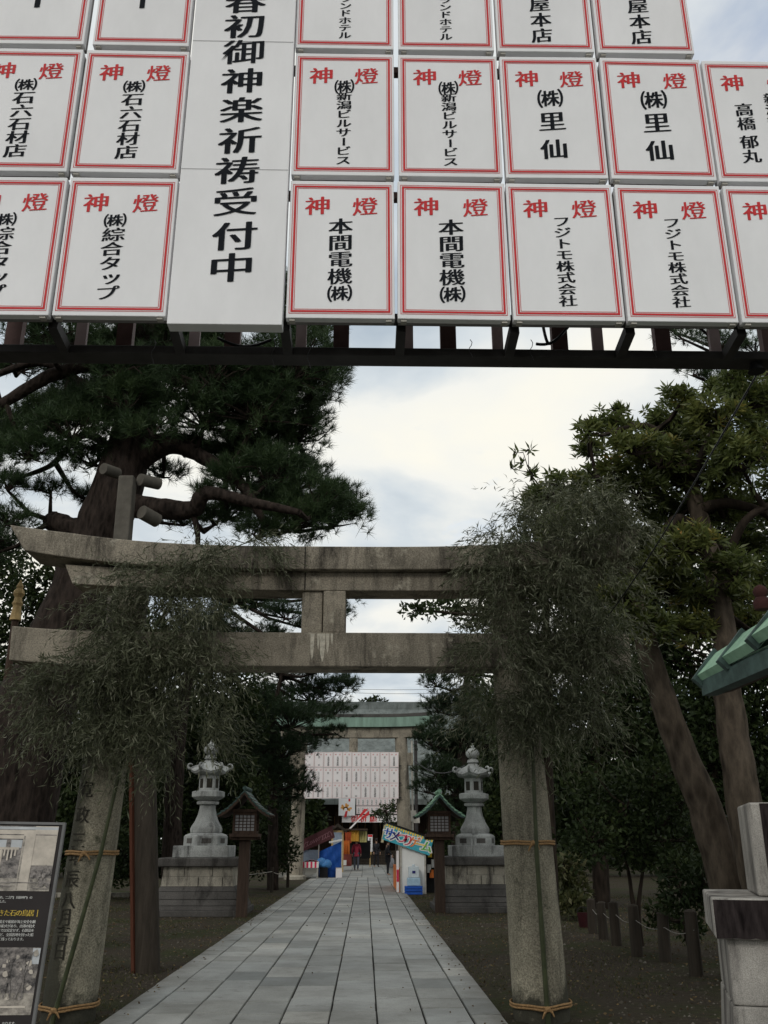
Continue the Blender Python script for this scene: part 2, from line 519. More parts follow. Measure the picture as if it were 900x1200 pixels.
def blades(C, D, L, W, bend=0.08):
    """diamond leaves"""
    side = nrm(np.cross(D, RNG.normal(size=D.shape)))
    nn = np.cross(D, side)
    L = L[:, None]; W = W[:, None]
    mid = C + D * L * 0.45 + nn * L * bend
    return np.stack([C, mid + side * W / 2, C + D * L, mid - side * W / 2], 1).reshape(-1, 3)


def needles(C, D, L, W):
    side = nrm(np.cross(D, RNG.normal(size=D.shape))) * W[:, None] / 2
    return np.stack([C - side, C + side, C + D * L[:, None]], 1).reshape(-1, 3)


def in_blob(n, c, r, shell=0.5, gap=0.0, gs=1.3, up=None):
    """points in an ellipsoid, thinned by 3-D noise so the outline is uneven"""
    out = np.zeros((0, 3)); c = np.array(c); r = np.array(r)
    dirs = np.zeros((0, 3))
    for _ in range(8):
        d = nrm(RNG.normal(size=(n * 2, 3)))
        if up is not None: d[:, 2] = np.where(RNG.random(n * 2) < up, np.abs(d[:, 2]), d[:, 2])
        rr = (shell + (1 - shell) * RNG.random(n * 2)) ** 0.8
        P = c + d * rr[:, None] * r
        wob = np.array([noise.noise(Vector(q) * gs) for q in P])
        keep = wob > gap - 0.35
        P = P + d * (np.array([noise.noise(Vector(q) * gs * 1.7 + Vector((7, 3, 1))) for q in P]) * 0.3 * r.mean())[:, None]
        out = np.concatenate([out, P[keep]]); dirs = np.concatenate([dirs, d[keep]])
        if len(out) >= n: break
    return out[:n], dirs[:n]

# ------------------------------------------------------------------ lettering
_G = {}


def _raw(ch, off):
    cu = bpy.data.curves.new('glyph', 'FONT')
    cu.body = ch; cu.size = 1; cu.resolution_u = 3; cu.offset = off
    o = bpy.data.objects.new('glyph', cu)
    COL.objects.link(o)
    dg = bpy.context.evaluated_depsgraph_get(); dg.update()
    me = bpy.data.meshes.new_from_object(o.evaluated_get(dg))
    vs = [(v.co.x, v.co.y) for v in me.vertices]
    fs = [tuple(p_.vertices) for p_ in me.polygons]
    bpy.data.objects.remove(o); bpy.data.curves.remove(cu); bpy.data.meshes.remove(me)
    return vs, fs


_v, _ = _raw('国', 0)
_x0, _x1 = min(q[0] for q in _v), max(q[0] for q in _v)
_y0, _y1 = min(q[1] for q in _v), max(q[1] for q in _v)
GCX, GCY, GS = (_x0 + _x1) / 2, (_y0 + _y1) / 2, 1 / (_y1 - _y0)


def glyph(ch, off=0.0):
    if (ch, off) not in _G:
        vs, fs = _raw(ch, off)
        _G[(ch, off)] = ([((x - GCX) * GS, (y - GCY) * GS) for x, y in vs], fs)
    return _G[(ch, off)]


def put(mb, ch, cx, cz, size, y, m=0, fat=(-0.028, 0, 0.028), shear=0.10, wide=1.0, off=0.004, axes=None, vertical=True, up=0.0):
    """one brush-weight character on a plane facing -Y (or on the plane axes = origin, right, up, normal)"""
    if ch in '㈱燈機電御瀉橋綜': fat = [f_ * (0.45 if ch == '㈱' else 0.8) for f_ in fat]
    vs, fs = glyph(ch, off if off > 0.03 else (0.0 if ch == '㈱' else -0.010))
    if ch == 'ー' and vertical: vs = [(yy, -xx) for xx, yy in vs]; sh = 0
    else: sh = shear
    if ch == 'ッ' and vertical: vs = [(x + 0.12, yy + 0.05) for x, yy in vs]
    for k, dx in enumerate(fat):
        pts = []
        dz_ = (0.006 if k % 2 else -0.006) if len(fat) > 2 else 0.0
        for gx, gy in vs:
            px_, pz_ = cx + (gx + dx) * size * wide, cz + (gy + sh * gx + dz_) * size
            if axes is None: pts.append((px_, y - 0.00025 * k - up, pz_))
            else:
                O, X, Z, Nn = axes
                pts.append(O + X * px_ + Z * pz_ + Nn * (0.0004 * k + up))
        mb.add(pts, fs, m)


def frame(mb, x0, x1, z0, z1, w, y, m=0):
    for a, b, c_, d in ((x0, x1, z1 - w, z1), (x0, x1, z0, z0 + w), (x0, x0 + w, z0 + w, z1 - w), (x1 - w, x1, z0 + w, z1 - w)):
        mb.add([(a, y, c_), (b, y, c_), (b, y, d), (a, y, d)], [(0, 1, 2, 3)], m)


# ------------------------------------------------------------------ ground, path
g = MB(); g.add([(-900, -300, 0), (900, -300, 0), (900, 1500, 0), (-900, 1500, 0)], [(0, 1, 2, 3)])
tag(g.build('ground', M['soil']), kind='structure')

pL = gnd(128, 1195); pR = gnd(590, 1195)
PX0, PX1 = pL.x, pR.x                          # path edges
PCX = (PX0 + PX1) / 2
TY = 9.5                                       # first torii
T2Y = 42.0                                     # second torii


def slabs(name, xs, y0, y1, ln, z=0.035, gap=0.017):
    V, T = [], []
    MBs = MB()
    for i in range(len(xs) - 1):
        y = y0 + random.uniform(-ln, 0)
        while y < y1:
            L_ = ln * random.choice((0.7, 0.9, 1.0, 1.15, 1.35)); e = min(y + L_, y1)
            s0 = max(y, y0)
            if e - s0 > 0.1:
                gp = gap * random.uniform(0.6, 1.3)
                zz = z + random.uniform(-0.003, 0.003)
                a, b, c_, d = xs[i] + gp / 2, xs[i + 1] - gp / 2, s0 + gp * .7, e - gp * .7
                tz = [zz + random.uniform(-0.0015, 0.0015) for _ in range(4)]
                bv = 0.006
                top = [(a + bv, c_ + bv, tz[0]), (b - bv, c_ + bv, tz[1]), (b - bv, d - bv, tz[2]), (a + bv, d - bv, tz[3])]
                rim = [(a, c_, zz - 0.007), (b, c_, zz - 0.007), (b, d, zz - 0.007), (a, d, zz - 0.007)]
                bot = [(q[0], q[1], 0.002) for q in rim]
                quads = [top]
                for k in range(4):
                    j = (k + 1) % 4
                    quads.append([rim[k], rim[j], top[j], top[k]])
                    quads.append([bot[k], bot[j], rim[j], rim[k]])
                tt = min(1, max(0, random.gauss(0.5, 0.23)))
                for q in quads: V += q; T.append(tt)
            y = e
    o = np_build(name, np.array(V), 4, np.array(T), M['slab'])
    return tag(o, kind='structure')


border = 0.30
rows = 7
inner = (PX1 - PX0 - 2 * border) / rows
xs = [PX0, PX0 + border] + [PX0 + border + inner * k for k in range(1, rows)] + [PX1 - border, PX1]
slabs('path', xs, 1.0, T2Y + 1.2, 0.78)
b = MB(); b.add([(PX0 + .01, 1.0, 0.012), (PX1 - .01, 1.0, 0.012), (PX1 - .01, T2Y + 1.2, 0.012), (PX0 + .01, T2Y + 1.2, 0.012)], [(0, 1, 2, 3)])
tag(b.build('path_bed', M['grout']), kind='structure')
CX0, CX1 = PX0 - 1.9, PX1 + 1.5
n_c = 12
slabs('courtyard_path', [CX0 + (CX1 - CX0) * k / n_c for k in range(n_c + 1)], T2Y + 1.25, 66.5, 1.4)
b = MB(); b.add([(CX0, T2Y + 1.25, 0.013), (CX1, T2Y + 1.25, 0.013), (CX1, 66.5, 0.013), (CX0, 66.5, 0.013)], [(0, 1, 2, 3)])
tag(b.build('courtyard_bed', M['grout']), kind='structure')


def patch(n, x0, x1, y0, y1, keep, L, W, lift):
    P = np.stack([RNG.uniform(x0, x1, n), RNG.uniform(y0, y1, n), np.full(n, 0.002)], 1)
    k = np.array([keep(q) for q in P])
    P = P[k]
    D = nrm(RNG.normal(size=P.shape) * [1, 1, 0.25] + [0, 0, lift])
    return blades(P, D, RNG.uniform(0.6, 1.3, len(P)) * L, RNG.uniform(0.7, 1.3, len(P)) * W), RNG.random(len(P))


def off_path(q): return not (PX0 - 0.05 < q[0] < PX1 + 0.05)


def mossy(q):
    return off_path(q) and noise.noise(Vector((q[0] * 0.55, q[1] * 0.55, 3))) > 0.12 + random.uniform(-.1, .1)


V, T = patch(60000, -9, 9, 8.6, 30, mossy, 0.045, 0.012, 1.2)
tag(np_build('grass', V, 4, T, M['grass']), kind='stuff')
V, T = patch(11000, -9, 9, 8.6, 30, lambda q: off_path(q) or random.random() < 0.02 or (min(abs(q[0] - PX0), abs(q[0] - PX1)) < .25 and random.random() < .4), 0.040, 0.020, 0.1)
V[:, 2] += 0.012
V[:, 2] += np.where((V[:, 0] > PX0) & (V[:, 0] < PX1), 0.034, 0)
tag(np_build('leaf_litter', V, 4, T, M['litter']), kind='stuff')

n_ = 16000
P = np.stack([RNG.uniform(-8, 8, n_), RNG.uniform(8.6, 26, n_), np.zeros(n_)], 1)
P = P[np.array([not (PX0 - .02 < q[0] < PX1 + .02) for q in P])]
rr = RNG.uniform(.006, .020, len(P)) * (1 + .8 * (RNG.random(len(P)) < .06))
tri = []
for k in range(4):
    a0, a1 = k * math.pi / 2, (k + 1) * math.pi / 2
    ph = RNG.random(1)[0]
    b0 = P + np.stack([np.cos(a0 + P[:, 0] * 9) * rr, np.sin(a0 + P[:, 0] * 9) * rr, np.full(len(P), -.001)], 1)
    b1 = P + np.stack([np.cos(a1 + P[:, 0] * 9) * rr, np.sin(a1 + P[:, 0] * 9) * rr, np.full(len(P), -.001)], 1)
    tp_ = P + np.stack([rr * .2, rr * .1, rr * .8], 1)
    tri.append(np.stack([b0, b1, tp_], 1))
V = np.stack(tri, 1).reshape(-1, 3)
tag(np_build('gravel', V, 3, np.repeat(RNG.random(len(P)), 4), leafy('grey brown grit', [(0, (.05, .043, .034)), (.8, (.085, .075, .06)), (1, (.14, .13, .11))], 0.0, .9, .1)), kind='stuff')

# ------------------------------------------------------------------ stone torii
def lintel(mb, x0, x1, y0, y1, zb, zt, rise0, rise1, over0, over1, n=16, m=0, taper=0.0):
    """a beam along X whose ends sweep up; over = how far the top outreaches the bottom at each end"""
    secs = []
    half = (x1 - x0) / 2; cx = (x0 + x1) / 2
    for i in range(n + 1):
        t = i / n; x = x0 + (x1 - x0) * t
        s_ = (x - cx) / half
        e = abs(s_) ** 3.2
        rz = (rise0 if s_ < 0 else rise1) * e
        k = max(0.0, (abs(s_) - 0.85) / 0.15)
        dxo = (-over0 if s_ < 0 else over1) * k
        secs.append([Vector((x, y0, zb + rz)), Vector((x + dxo, y0 - taper, zt + rz * 1.15)), Vector((x + dxo, y1 + taper, zt + rz * 1.15)), Vector((x, y1, zb + rz))])
    mb.rings(secs, m)


def zat(v, y=TY, u=375): return at(u, v, y).z


def xat(u, v, y=TY): return at(u, v, y).x


TF = TY - 0.2                                   # front face of the beams
torii = thing('torii', (PCX, TY, 0), 'weathered stone torii gate of two round pillars and two beams spanning the paved path nearby', 'torii gate')


def pillar_axis(u0, v0, u1, v1, ztop):
    a = at(u0, v0, TY); c_ = at(u1, v1, TY)
    d = (c_ - a) / (c_.z - a.z)
    return a - d * a.z, a + d * (ztop - a.z)


Z_NUKI_B, Z_NUKI_T = zat(781, TF), zat(741, TF)
Z_SHI_B, Z_SHI_T = zat(691, TF), zat(669, TF)
Z_KAS_T = zat(642, TF)
LP0, LP1 = pillar_axis(82, 1174, 150, 720, Z_SHI_B)
RP0, RP1 = pillar_axis(634, 1180, 603, 800, Z_SHI_B)
for (p0, p1, r0, r1) in ((LP0, LP1, 0.245, 0.19), (RP0, RP1, 0.262, 0.20)):
    mb = MB(); secs = []
    n = 28
    for i in range(25):
        t = i / 24; c_ = p0.lerp(p1, t); r = r0 + (r1 - r0) * t
        if i == 0: c_ = c_ - Vector((0, 0, 0.12))
        secs.append([c_ + Vector((math.cos(2 * math.pi * k / n), math.sin(2 * math.pi * k / n), 0)) * r *
                     (1 + 0.022 * noise.noise(Vector((math.cos(2 * math.pi * k / n) * 1.3, math.sin(2 * math.pi * k / n) * 1.3, c_.z * 1.4 + p0.x)))) for k in range(n)])
    mb.rings(secs)
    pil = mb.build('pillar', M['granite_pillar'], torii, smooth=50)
    am = pil.data.attributes.new('moss', 'FLOAT', 'POINT')  # dark left side: moss plus shade put into the colour; foot: damp
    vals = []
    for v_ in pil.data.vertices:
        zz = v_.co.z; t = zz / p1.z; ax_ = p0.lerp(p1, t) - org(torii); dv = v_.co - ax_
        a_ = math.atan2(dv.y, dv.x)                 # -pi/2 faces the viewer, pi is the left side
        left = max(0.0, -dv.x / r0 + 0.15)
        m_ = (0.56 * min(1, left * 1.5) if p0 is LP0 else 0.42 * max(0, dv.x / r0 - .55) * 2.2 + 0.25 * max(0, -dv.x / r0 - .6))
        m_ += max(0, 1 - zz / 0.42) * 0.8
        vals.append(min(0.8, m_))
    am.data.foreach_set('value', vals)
    if p0 is LP0:                               # worn carved inscription on the left pillar; groove shade put into flat glyph colour
        ins = MB()
        for ch, v in zip('寛政三年辰八月吉日', (925, 955, 985, 1004, 1030, 1055, 1075, 1095, 1115)):
            zc = at(100, v, TY - 0.24).z
            t = zc / p1.z; c_ = p0.lerp(p1, t); r = r0 + (r1 - r0) * t
            vs, fs = glyph(ch, 0.0)
            for dxx in (-0.02, 0.02):
                pts = []
                for gx, gy in vs:
                    ang = -math.pi / 2 - 0.45 + (gx + dxx) * 0.15 / r
                    pts.append(c_ + Vector((math.cos(ang) * (r * 1.022 + 0.003 + dxx * 0.02), math.sin(ang) * (r * 1.022 + 0.003 + dxx * 0.02), gy * 0.145)))
                ins.add(pts, fs)
        ins.build('inscription', M['hollow_shade'], pil)
# tie beam
nx0, nx1 = xat(12, 760, TF), xat(739, 765, TF)
mb = MB(); lintel(mb, nx0, nx1, TF, TY + 0.2, Z_NUKI_B, Z_NUKI_T, 0.0, 0.0, 0.02, 0.0, 24)
# the left end lifts a little
for q in mb.v:
    k = max(0.0, (PCX - 1.9 - q.x) / 1.4)
    q.z += 0.075 * k * k
mb.build('tie_beam', M['granite'], torii, bevel=0.012)
# lower and upper top lintels
sx0, sx1 = xat(84, 680, TF), xat(700, 680, TF)
mb = MB(); lintel(mb, sx0, sx1, TF + 0.03, TY + 0.2, Z_SHI_B, Z_SHI_T - 0.003, 0.06, 0.06, 0.10, 0.10, 24)
mb.build('lower_lintel', M['granite'], torii, bevel=0.01)
kx0, kx1 = xat(30, 650, TF), xat(738, 640, TF)
jx = xat(358, 655, TF)
mb = MB()
tmp = MB(); lintel(tmp, kx0, kx1, TF - 0.06, TY + 0.27, Z_SHI_T, Z_KAS_T, 0.19, 0.19, 0.19, 0.12, 40)
mb.add(tmp.v, tmp.f)
mb.build('top_lintel', M['granite'], torii, bevel=0.012)
mb = MB()
mb.box((jx - 0.006, TF - 0.0635, Z_SHI_T + 0.006), (jx + 0.006, TF - 0.05, Z_KAS_T - 0.01))
mb.box((jx - 0.006, TF + 0.0265, Z_SHI_B + 0.006), (jx + 0.006, TF + 0.04, Z_SHI_T - 0.008))
mb.build('joint', M['crack'], torii)
mb = MB()
a0, a1, a2 = xat(353, 718, TF), xat(378, 718, TF), xat(405, 718, TF)
mb.box((a0, TF + 0.06, Z_NUKI_T), (a1 - 0.004, TY + 0.12, Z_SHI_B))
mb.box((a1 + 0.004, TF + 0.03, Z_NUKI_T), (a2, TY + 0.12, Z_SHI_B))
mb.build('strut', M['granite'], torii, bevel=0.015)
# lime drips on the tie beam below the strut
mb = MB()
for du, w, h in ((-9, 5, 33), (-2, 3, 20), (3, 7, 36), (9, 4, 26), (14, 3, 14)):
    xc = xat(375 + du, 750, TF); ww = w * 0.0043
    zt = Z_NUKI_T - 0.014
    hh = h * 0.0082
    ys_ = TF - 0.003
    pts = [(xc - ww, ys_, zt), (xc + ww, ys_, zt), (xc + ww * 0.8, ys_, zt - hh * .5), (xc + ww * 0.5, ys_, zt - hh * .85), (xc, ys_, zt - hh), (xc - ww * .7, ys_, zt - hh * .7), (xc - ww * 0.9, ys_, zt - hh * .35)]
    mb.add(pts, [tuple(range(6, -1, -1))])
mb.build('lime_stain', plain('pale lime drip', (0.46, 0.43, 0.36), 0.9, 0.35, 30), torii)


# ------------------------------------------------------------------ straw ropes round the pillars
def rope(p0, p1, r0, r1, v, label, tilt=0.0, dx=0.0, r=0.011):
    zc = at(350, v, TY - 0.24).z
    t = zc / p1.z; c_ = p0.lerp(p1, t); rr = (r0 + (r1 - r0) * t) * 1.03 + r
    o = thing('straw_rope', (c_.x, c_.y, c_.z), label, 'rope', 'straw ropes tying bamboo to the gate pillars')
    mb = MB()
    for k in range(2):
        pts = []
        for i in range(41):
            a = 2 * math.pi * i / 40
            bulge = 0.055 * math.exp(-((a - 1.5 * math.pi - dx) / 0.28) ** 2)
            pts.append(c_ + Vector((math.cos(a) * (rr + bulge), math.sin(a) * (rr + bulge), math.cos(a) * tilt + k * 2.1 * r + 0.003 * math.sin(5 * a))))
        mb.tube(pts, r, 7, jit=0.12)
    mb.build('loop', M['straw'], o, smooth=60)
    kc = c_ + Vector((math.cos(1.5 * math.pi + dx) * (rr + 0.07), math.sin(1.5 * math.pi + dx) * (rr + 0.07), r))
    mb = MB()
    mb.sphere(kc, 0.028, 8, sq=(1.1, 0.8, 0.9))
    mb.tube([kc, kc + Vector((-.03, -.01, -.03)), kc + Vector((-.05, 0, -.075))], [r, r, r * .6], 6)
    mb.tube([kc, kc + Vector((.035, -.01, -.02)), kc + Vector((.055, 0, -.06))], [r, r, r * .6], 6)
    mb.build('knot', M['straw'], o, smooth=60)


rope(LP0, LP1, 0.245, 0.19, 1001, 'upper straw rope round the leaning inscribed left pillar', 0.0, 0.05)
rope(LP0, LP1, 0.245, 0.19, 1183, 'lower straw rope near the foot of the left pillar', 0.01, -0.12)
rope(RP0, RP1, 0.262, 0.20, 989, 'upper straw rope round the lichen spotted right pillar', 0.0, 0.0)
rope(RP0, RP1, 0.262, 0.20, 1183, 'lower straw rope near the foot of the right pillar', 0.005, 0.0)


# ------------------------------------------------------------------ bamboo tied to the pillars
def bamboo(label, stem, sr, blobs, per_m2, side_twigs):
    o = thing('bamboo_branch', stem[0], label, 'bamboo', 'leafy bamboo tied to the gate pillars')
    mb = MB()
    n = len(stem)
    fine = []
    for i in range(n - 1):
        for k in range(6): fine.append(Vector(stem[i]).lerp(Vector(stem[i + 1]), k / 6))
    fine.append(Vector(stem[-1]))
    rad = [max(0.004, sr * (1 - 0.85 * i / len(fine))) * (1.12 if i % 3 == 0 else 1) for i in range(len(fine))]
    mb.tube(fine, rad, 8)
    mb.build('stem', M['bamboo'], o, smooth=50)
    Vs, Ts = [], []
    tw = MB()
    for (c_, r) in blobs:
        n_s = int(per_m2 * math.pi * r[0] * r[2])
        P, D = in_blob(n_s, c_, r, 0.1, 0.22, 2.6)
        if not len(P): continue
        base = min(fine, key=lambda q: (q - Vector(c_)).length)
        for k in range(5):
            e = Vector(P[RNG.integers(len(P))])
            tw.tube([base, base.lerp(e, 0.5) + Vector((0, 0, 0.08)), e], [0.006, 0.004, 0.002], 4)
        # each spray: a drooping twig with leaves along it
        ax = nrm(D * [1.0, 0.7, 0.35] + RNG.normal(size=D.shape) * 0.45 + [0, 0, -0.30])
        tl = RNG.uniform(0.16, 0.46, len(P))
        ct = RNG.random(len(P))
        for k in range(10):
            f = (k + 0.5) / 10
            C = P + ax * (tl * f)[:, None] + np.array([0, 0, -1]) * (tl * f * f * 0.45)[:, None]
            Dd = nrm(ax * 0.7 + RNG.normal(size=ax.shape) * 0.55 + [0, 0, -0.45])
            Vs.append(blades(C, Dd, RNG.uniform(0.055, 0.115, len(P)), RNG.uniform(0.008, 0.014, len(P)), 0.12))
            Ts.append(np.clip(ct * 0.5 + RNG.random(len(P)) * 0.5, 0, 1))
        for k in range(0, len(P), 3):
            e = Vector(P[k] + ax[k] * tl[k] + np.array([0, 0, -1]) * tl[k] * 0.45)
            tw.tube([Vector(P[k]), Vector(P[k] + ax[k] * tl[k] * .5), e], [0.0025, 0.002, 0.001], 3)
    tw.build('twigs', M['bamboo'], o)
    np_build('leaves', np.concatenate(Vs), 4, np.concatenate(Ts), M['bamboo_leaf'], o)
    return o


def blob(u, v, ru, rv, y, ry=None):
    a, z_ = msize(u, v, y)
    c_ = at(u, v, y)
    return (tuple(c_), (ru * a, ry or min(ru, rv) * a * 0.9, rv * z_))


YB = TY - 0.45
def pt(u, v, y): return at(u, v, y)


stemL = [gnd(73, 1190), pt(118, 1000, TY - .33), pt(150, 860, TY - .38), pt(180, 740, TY - .4), pt(225, 660, TY - .45), pt(300, 632, TY - .6)]
stemL[0] = LP0 + Vector((-0.05, -0.30, 0.0))
bl = [blob(*a_) for a_ in ((290, 640, 45, 16, YB), (235, 655, 55, 28, YB), (180, 690, 60, 40, YB), (230, 720, 55, 50, YB), (170, 760, 75, 55, YB),
      (235, 790, 50, 60, YB), (120, 790, 60, 40, YB), (70, 795, 45, 30, YB), (150, 840, 75, 45, YB), (215, 850, 55, 40, YB), (80, 840, 55, 35, YB), (130, 730, 30, 50, YB), (40, 800, 20, 18, YB),
      (110, 875, 35, 22, YB), (205, 880, 30, 22, YB))]
bamboo('leafy bamboo branch tied to the leaning left gate pillar, arching over the beams', stemL, 0.022, bl, 430, 1)
stemR = [RP0 + Vector((0, -0.31, 0)), pt(629, 1000, TY - .33), pt(623, 850, TY - .36), pt(630, 740, TY - .38), pt(655, 640, TY - .45), pt(715, 575, TY - .6)]
bl = [blob(*a_) for a_ in ((690, 575, 45, 25, YB), (640, 600, 55, 35, YB), (590, 640, 45, 35, YB), (560, 660, 20, 14, YB), (700, 630, 50, 45, YB), (650, 670, 60, 45, YB), (600, 700, 55, 40, YB),
      (700, 700, 50, 45, YB), (650, 750, 65, 50, YB), (590, 770, 50, 50, YB), (700, 770, 45, 40, YB), (640, 820, 60, 40, YB), (580, 820, 40, 35, YB), (690, 830, 45, 35, YB), (730, 610, 22, 30, YB), (615, 860, 45, 22, YB))]
bamboo('leafy bamboo branch tied to the right gate pillar, hiding the beam ends', stemR, 0.024, bl, 430, 1)

# ------------------------------------------------------------------ overhead rack of offering boards
GY = 4.2                                        # front face of the boards
GB = GY + 0.32                                  # rear row of the rack
grp_b = 'framed boards on the overhead rack'


def gx(u, v): return at(u, v, GY).x
def gz(v, u=450): return at(u, v, GY).z


ROWZ = [(gz(373.5), gz(212.5)), (gz(206), gz(61)), None]
bh = ROWZ[0][1] - ROWZ[0][0]
ROWZ[2] = (gz(56.5), gz(56.5) + bh)
pitch_z = ROWZ[1][0] - ROWZ[0][0]


def board(u0a, u0b, u1a, u1b, va, vb, row, label, texts, head=True, dz=0.0):
    """corner pixels: left edge at top/bottom, right edge at top/bottom"""
    x0 = (gx(u0a, va) + gx(u0b, vb)) / 2; x1 = (gx(u1a, va) + gx(u1b, vb)) / 2
    z0 = ROWZ[0][0] + pitch_z * row + dz; z1 = z0 + bh
    W, H = x1 - x0, z1 - z0
    o = thing('lantern_board', ((x0 + x1) / 2, GY, z0), label, 'sign board', grp_b)
    p_ = MB(); p_.box((x0 + .003, GY, z0), (x1 - .003, GY + 0.045, z1))
    p_.build('panel', M['board'], o, bevel=0.004)
    p_ = MB(); p_.box((x0 + .006, GY + 0.0475, z0 + .004), (x1 - .006, GY + 0.075, z1 - .004))
    p_.build('back_frame', M['board_side'], o)
    br = MB()
    i1, j1 = 0.045 * W, 0.040 * W
    frame(br, x0 + i1 - .009, x1 - i1 + .009, z0 + j1 + .003, z1 - j1 - .003, 0.0028, GY - 0.002)
    frame(br, x0 + i1, x1 - i1, z0 + j1 + .012, z1 - j1 - .012, 0.0115, GY - 0.002)
    frame(br, x0 + i1 + .0165, x1 - i1 - .0165, z0 + j1 + .0285, z1 - j1 - .0285, 0.0028, GY - 0.002)
    br.build('red_border', M['red'], o)
    if head:
        t = MB()
        for ch, fx in (('神', 0.27), ('燈', 0.72)):
            put(t, ch, x0 + fx * W, z1 - 0.195 * H, 0.128 * H, GY - 0.002, wide=1.12, fat=(-0.04, -0.013, 0.013, 0.04), off=0.008)
        t.build('red_lettering', M['red'], o)
    t = MB()
    for (txt, fx, f0, f1, size) in texts:
        n_ = len(txt)
        for k, ch in enumerate(txt):
            f = f0 + (f1 - f0) * (k / max(1, n_ - 1))
            hs_ = min(size * W * 0.86, (f1 - f0) * H / (n_ - 1) * 0.90 if n_ > 1 else 9)
            put(t, ch, x0 + fx * W, z1 - f * H, hs_, GY - 0.002, wide=min(1.35, size * W / hs_ * 0.94), fat=(-0.046, -0.015, 0.015, 0.046))
    if texts: t.build('black_lettering', M['ink'], o)
    for xx in (x0 + .02, x1 - .05):
        c_ = MB(); c_.box((xx, GY + 0.008, z0 - 0.012), (xx + .03, GY + .04, z0 - 0.001)); c_.build('clip', M['clip'], o)
    o.rotation_euler = (random.uniform(-.006, .002), random.uniform(-.004, .004), random.uniform(-.006, .006))
    return o


D_ = board
D_(-45, -68, 80, 57, 206, 372, 0, 'white board at lower left corner, cut by the picture edge, slanted strokes at its right', [('㈱綜合タップ', .46, .325, .845, .225)])
D_(82, 60, 209, 195, 207, 373, 0, 'white board in the bottom row touching the left side of the tall banner', [('㈱綜合タップ', .46, .325, .845, .225)])
D_(342, 333, 463, 463, 211, 376, 0, 'white board in the bottom row touching the right side of the tall banner', [('本間電機㈱', .49, .345, .83, .22)])
D_(466, 464, 590, 600, 216, 377, 0, 'white board in the bottom row, second to the right of the tall banner', [('本間電機㈱', .49, .345, .83, .22)])
D_(593, 601, 716, 735, 216, 376, 0, 'white board in the bottom row, third to the right of the tall banner', [('フジトモ株式会社', .50, .29, .865, .20)])
D_(718, 737, 843, 866, 217, 375, 0, 'white board in the bottom row, fourth to the right of the tall banner', [('フジトモ株式会社', .50, .29, .865, .20)])
D_(846, 869, 971, 1003, 217, 375, 0, 'white board at the lower right end, cut by the picture edge below another cut board', [('高橋', .46, .48, .66, .22)])
D_(-27, -46, 96, 82, 56, 198, 1, 'white board in the middle row cut by the left picture edge', [('㈱石六石材店', .50, .31, .845, .22)])
D_(98, 85, 222, 210, 57, 203, 1, 'white board in the middle row touching the left side of the tall banner', [('㈱石六石材店', .50, .31, .845, .22)])
D_(347, 340, 463, 462, 60, 205, 1, 'white board in the middle row touching the right side of the tall banner', [('㈱', .50, .285, .285, .19), ('新潟ビルサービス', .50, .365, .885, .165)])
D_(467, 466, 583, 589, 64, 207, 1, 'white board in the middle row, second to the right of the tall banner', [('㈱', .50, .285, .285, .19), ('新潟ビルサービス', .50, .365, .885, .165)])
D_(586, 592, 700, 713, 67, 208, 1, 'white board with three large black characters, left of the two alike in the middle row', [('㈱', .49, .36, .36, .25), ('里仙', .49, .55, .775, .26)])
D_(703, 715, 820, 840, 68, 207, 1, 'white board with three large black characters, right of the two alike in the middle row', [('㈱', .49, .36, .36, .25), ('里仙', .49, .55, .775, .26)])
D_(822, 842, 940, 968, 72, 208, 1, 'white board under open sky at the right picture edge with two columns of small characters', [('高橋', .34, .42, .535, .17), ('郁丸', .34, .685, .80, .17), ('新潟妖怪研究所', .62, .32, .88, .14)], dz=-0.008)
D_(-12, -20, 106, 108, -60, 50, 2, 'white board with a postal mark at the top left corner of the picture', [('〒', .5, .60, .60, .34)], head=False)
D_(119, 112, 232, 222, -60, 52, 2, 'white board with a postal mark in the top row touching the tall banner', [('〒', .47, .60, .60, .34)], head=False)
D_(350, 346, 461, 462, -60, 53, 2, 'white board of small angular script in the top row right beside the tall banner', [('グランドホテル', .50, .49, .885, .15)])
D_(466, 466, 573, 580, -60, 58, 2, 'white board of small angular script in the top row, second from the tall banner', [('グランドホテル', .50, .49, .885, .15)])
D_(577, 582, 684, 698, -60, 61, 2, 'white board in the top row, second from its right end beside the open sky', [('屋本店', .47, .58, .86, .21)])
D_(688, 701, 796, 815, -60, 63, 2, 'white board at the right end of the top row beside the open sky', [('屋本店', .47, .58, .86, .21)])

# tall banner
bx0 = (gx(229, 0) + gx(198, 379)) / 2; bx1 = (gx(347, 0) + gx(333, 381)) / 2
bz0 = at(265, 380, GY - .03).z; bz1 = ROWZ[2][1] + 0.05
ban = thing('prayer_banner', ((bx0 + bx1) / 2, GY - 0.03, bz0), 'tall white vertical banner with one column of big black characters between the boards', 'banner')
p_ = MB(); p_.box((bx0 + 0.004, GY - 0.03, bz0), (bx1 - 0.003, GY + 0.05, bz1)); p_.build('panel', M['board'], ban, bevel=0.004)
p_ = MB()
for v in (56, 205):
    zz = gz(v); p_.box((bx0 + .006, GY - 0.0325, zz - 0.0012), (bx1 - .006, GY - 0.0305, zz + 0.0012))
p_.build('seam', plain('faint grey seam', (0.6, 0.6, 0.61), 0.6, 0.05), ban)
t = MB()
for ch, u, v in zip('春初御神楽祈祷受付中', (288, 287, 286, 284, 283, 281, 278, 276, 275, 271), (2, 31, 61, 95, 129, 165, 200, 237, 277, 314)):
    q = at(u, v, GY - .033)
    put(t, ch, q.x, q.z, 0.172, GY - 0.033, wide=1.28, fat=(-0.042, -0.014, 0.014, 0.042))
t.build('lettering', M['ink'], ban)

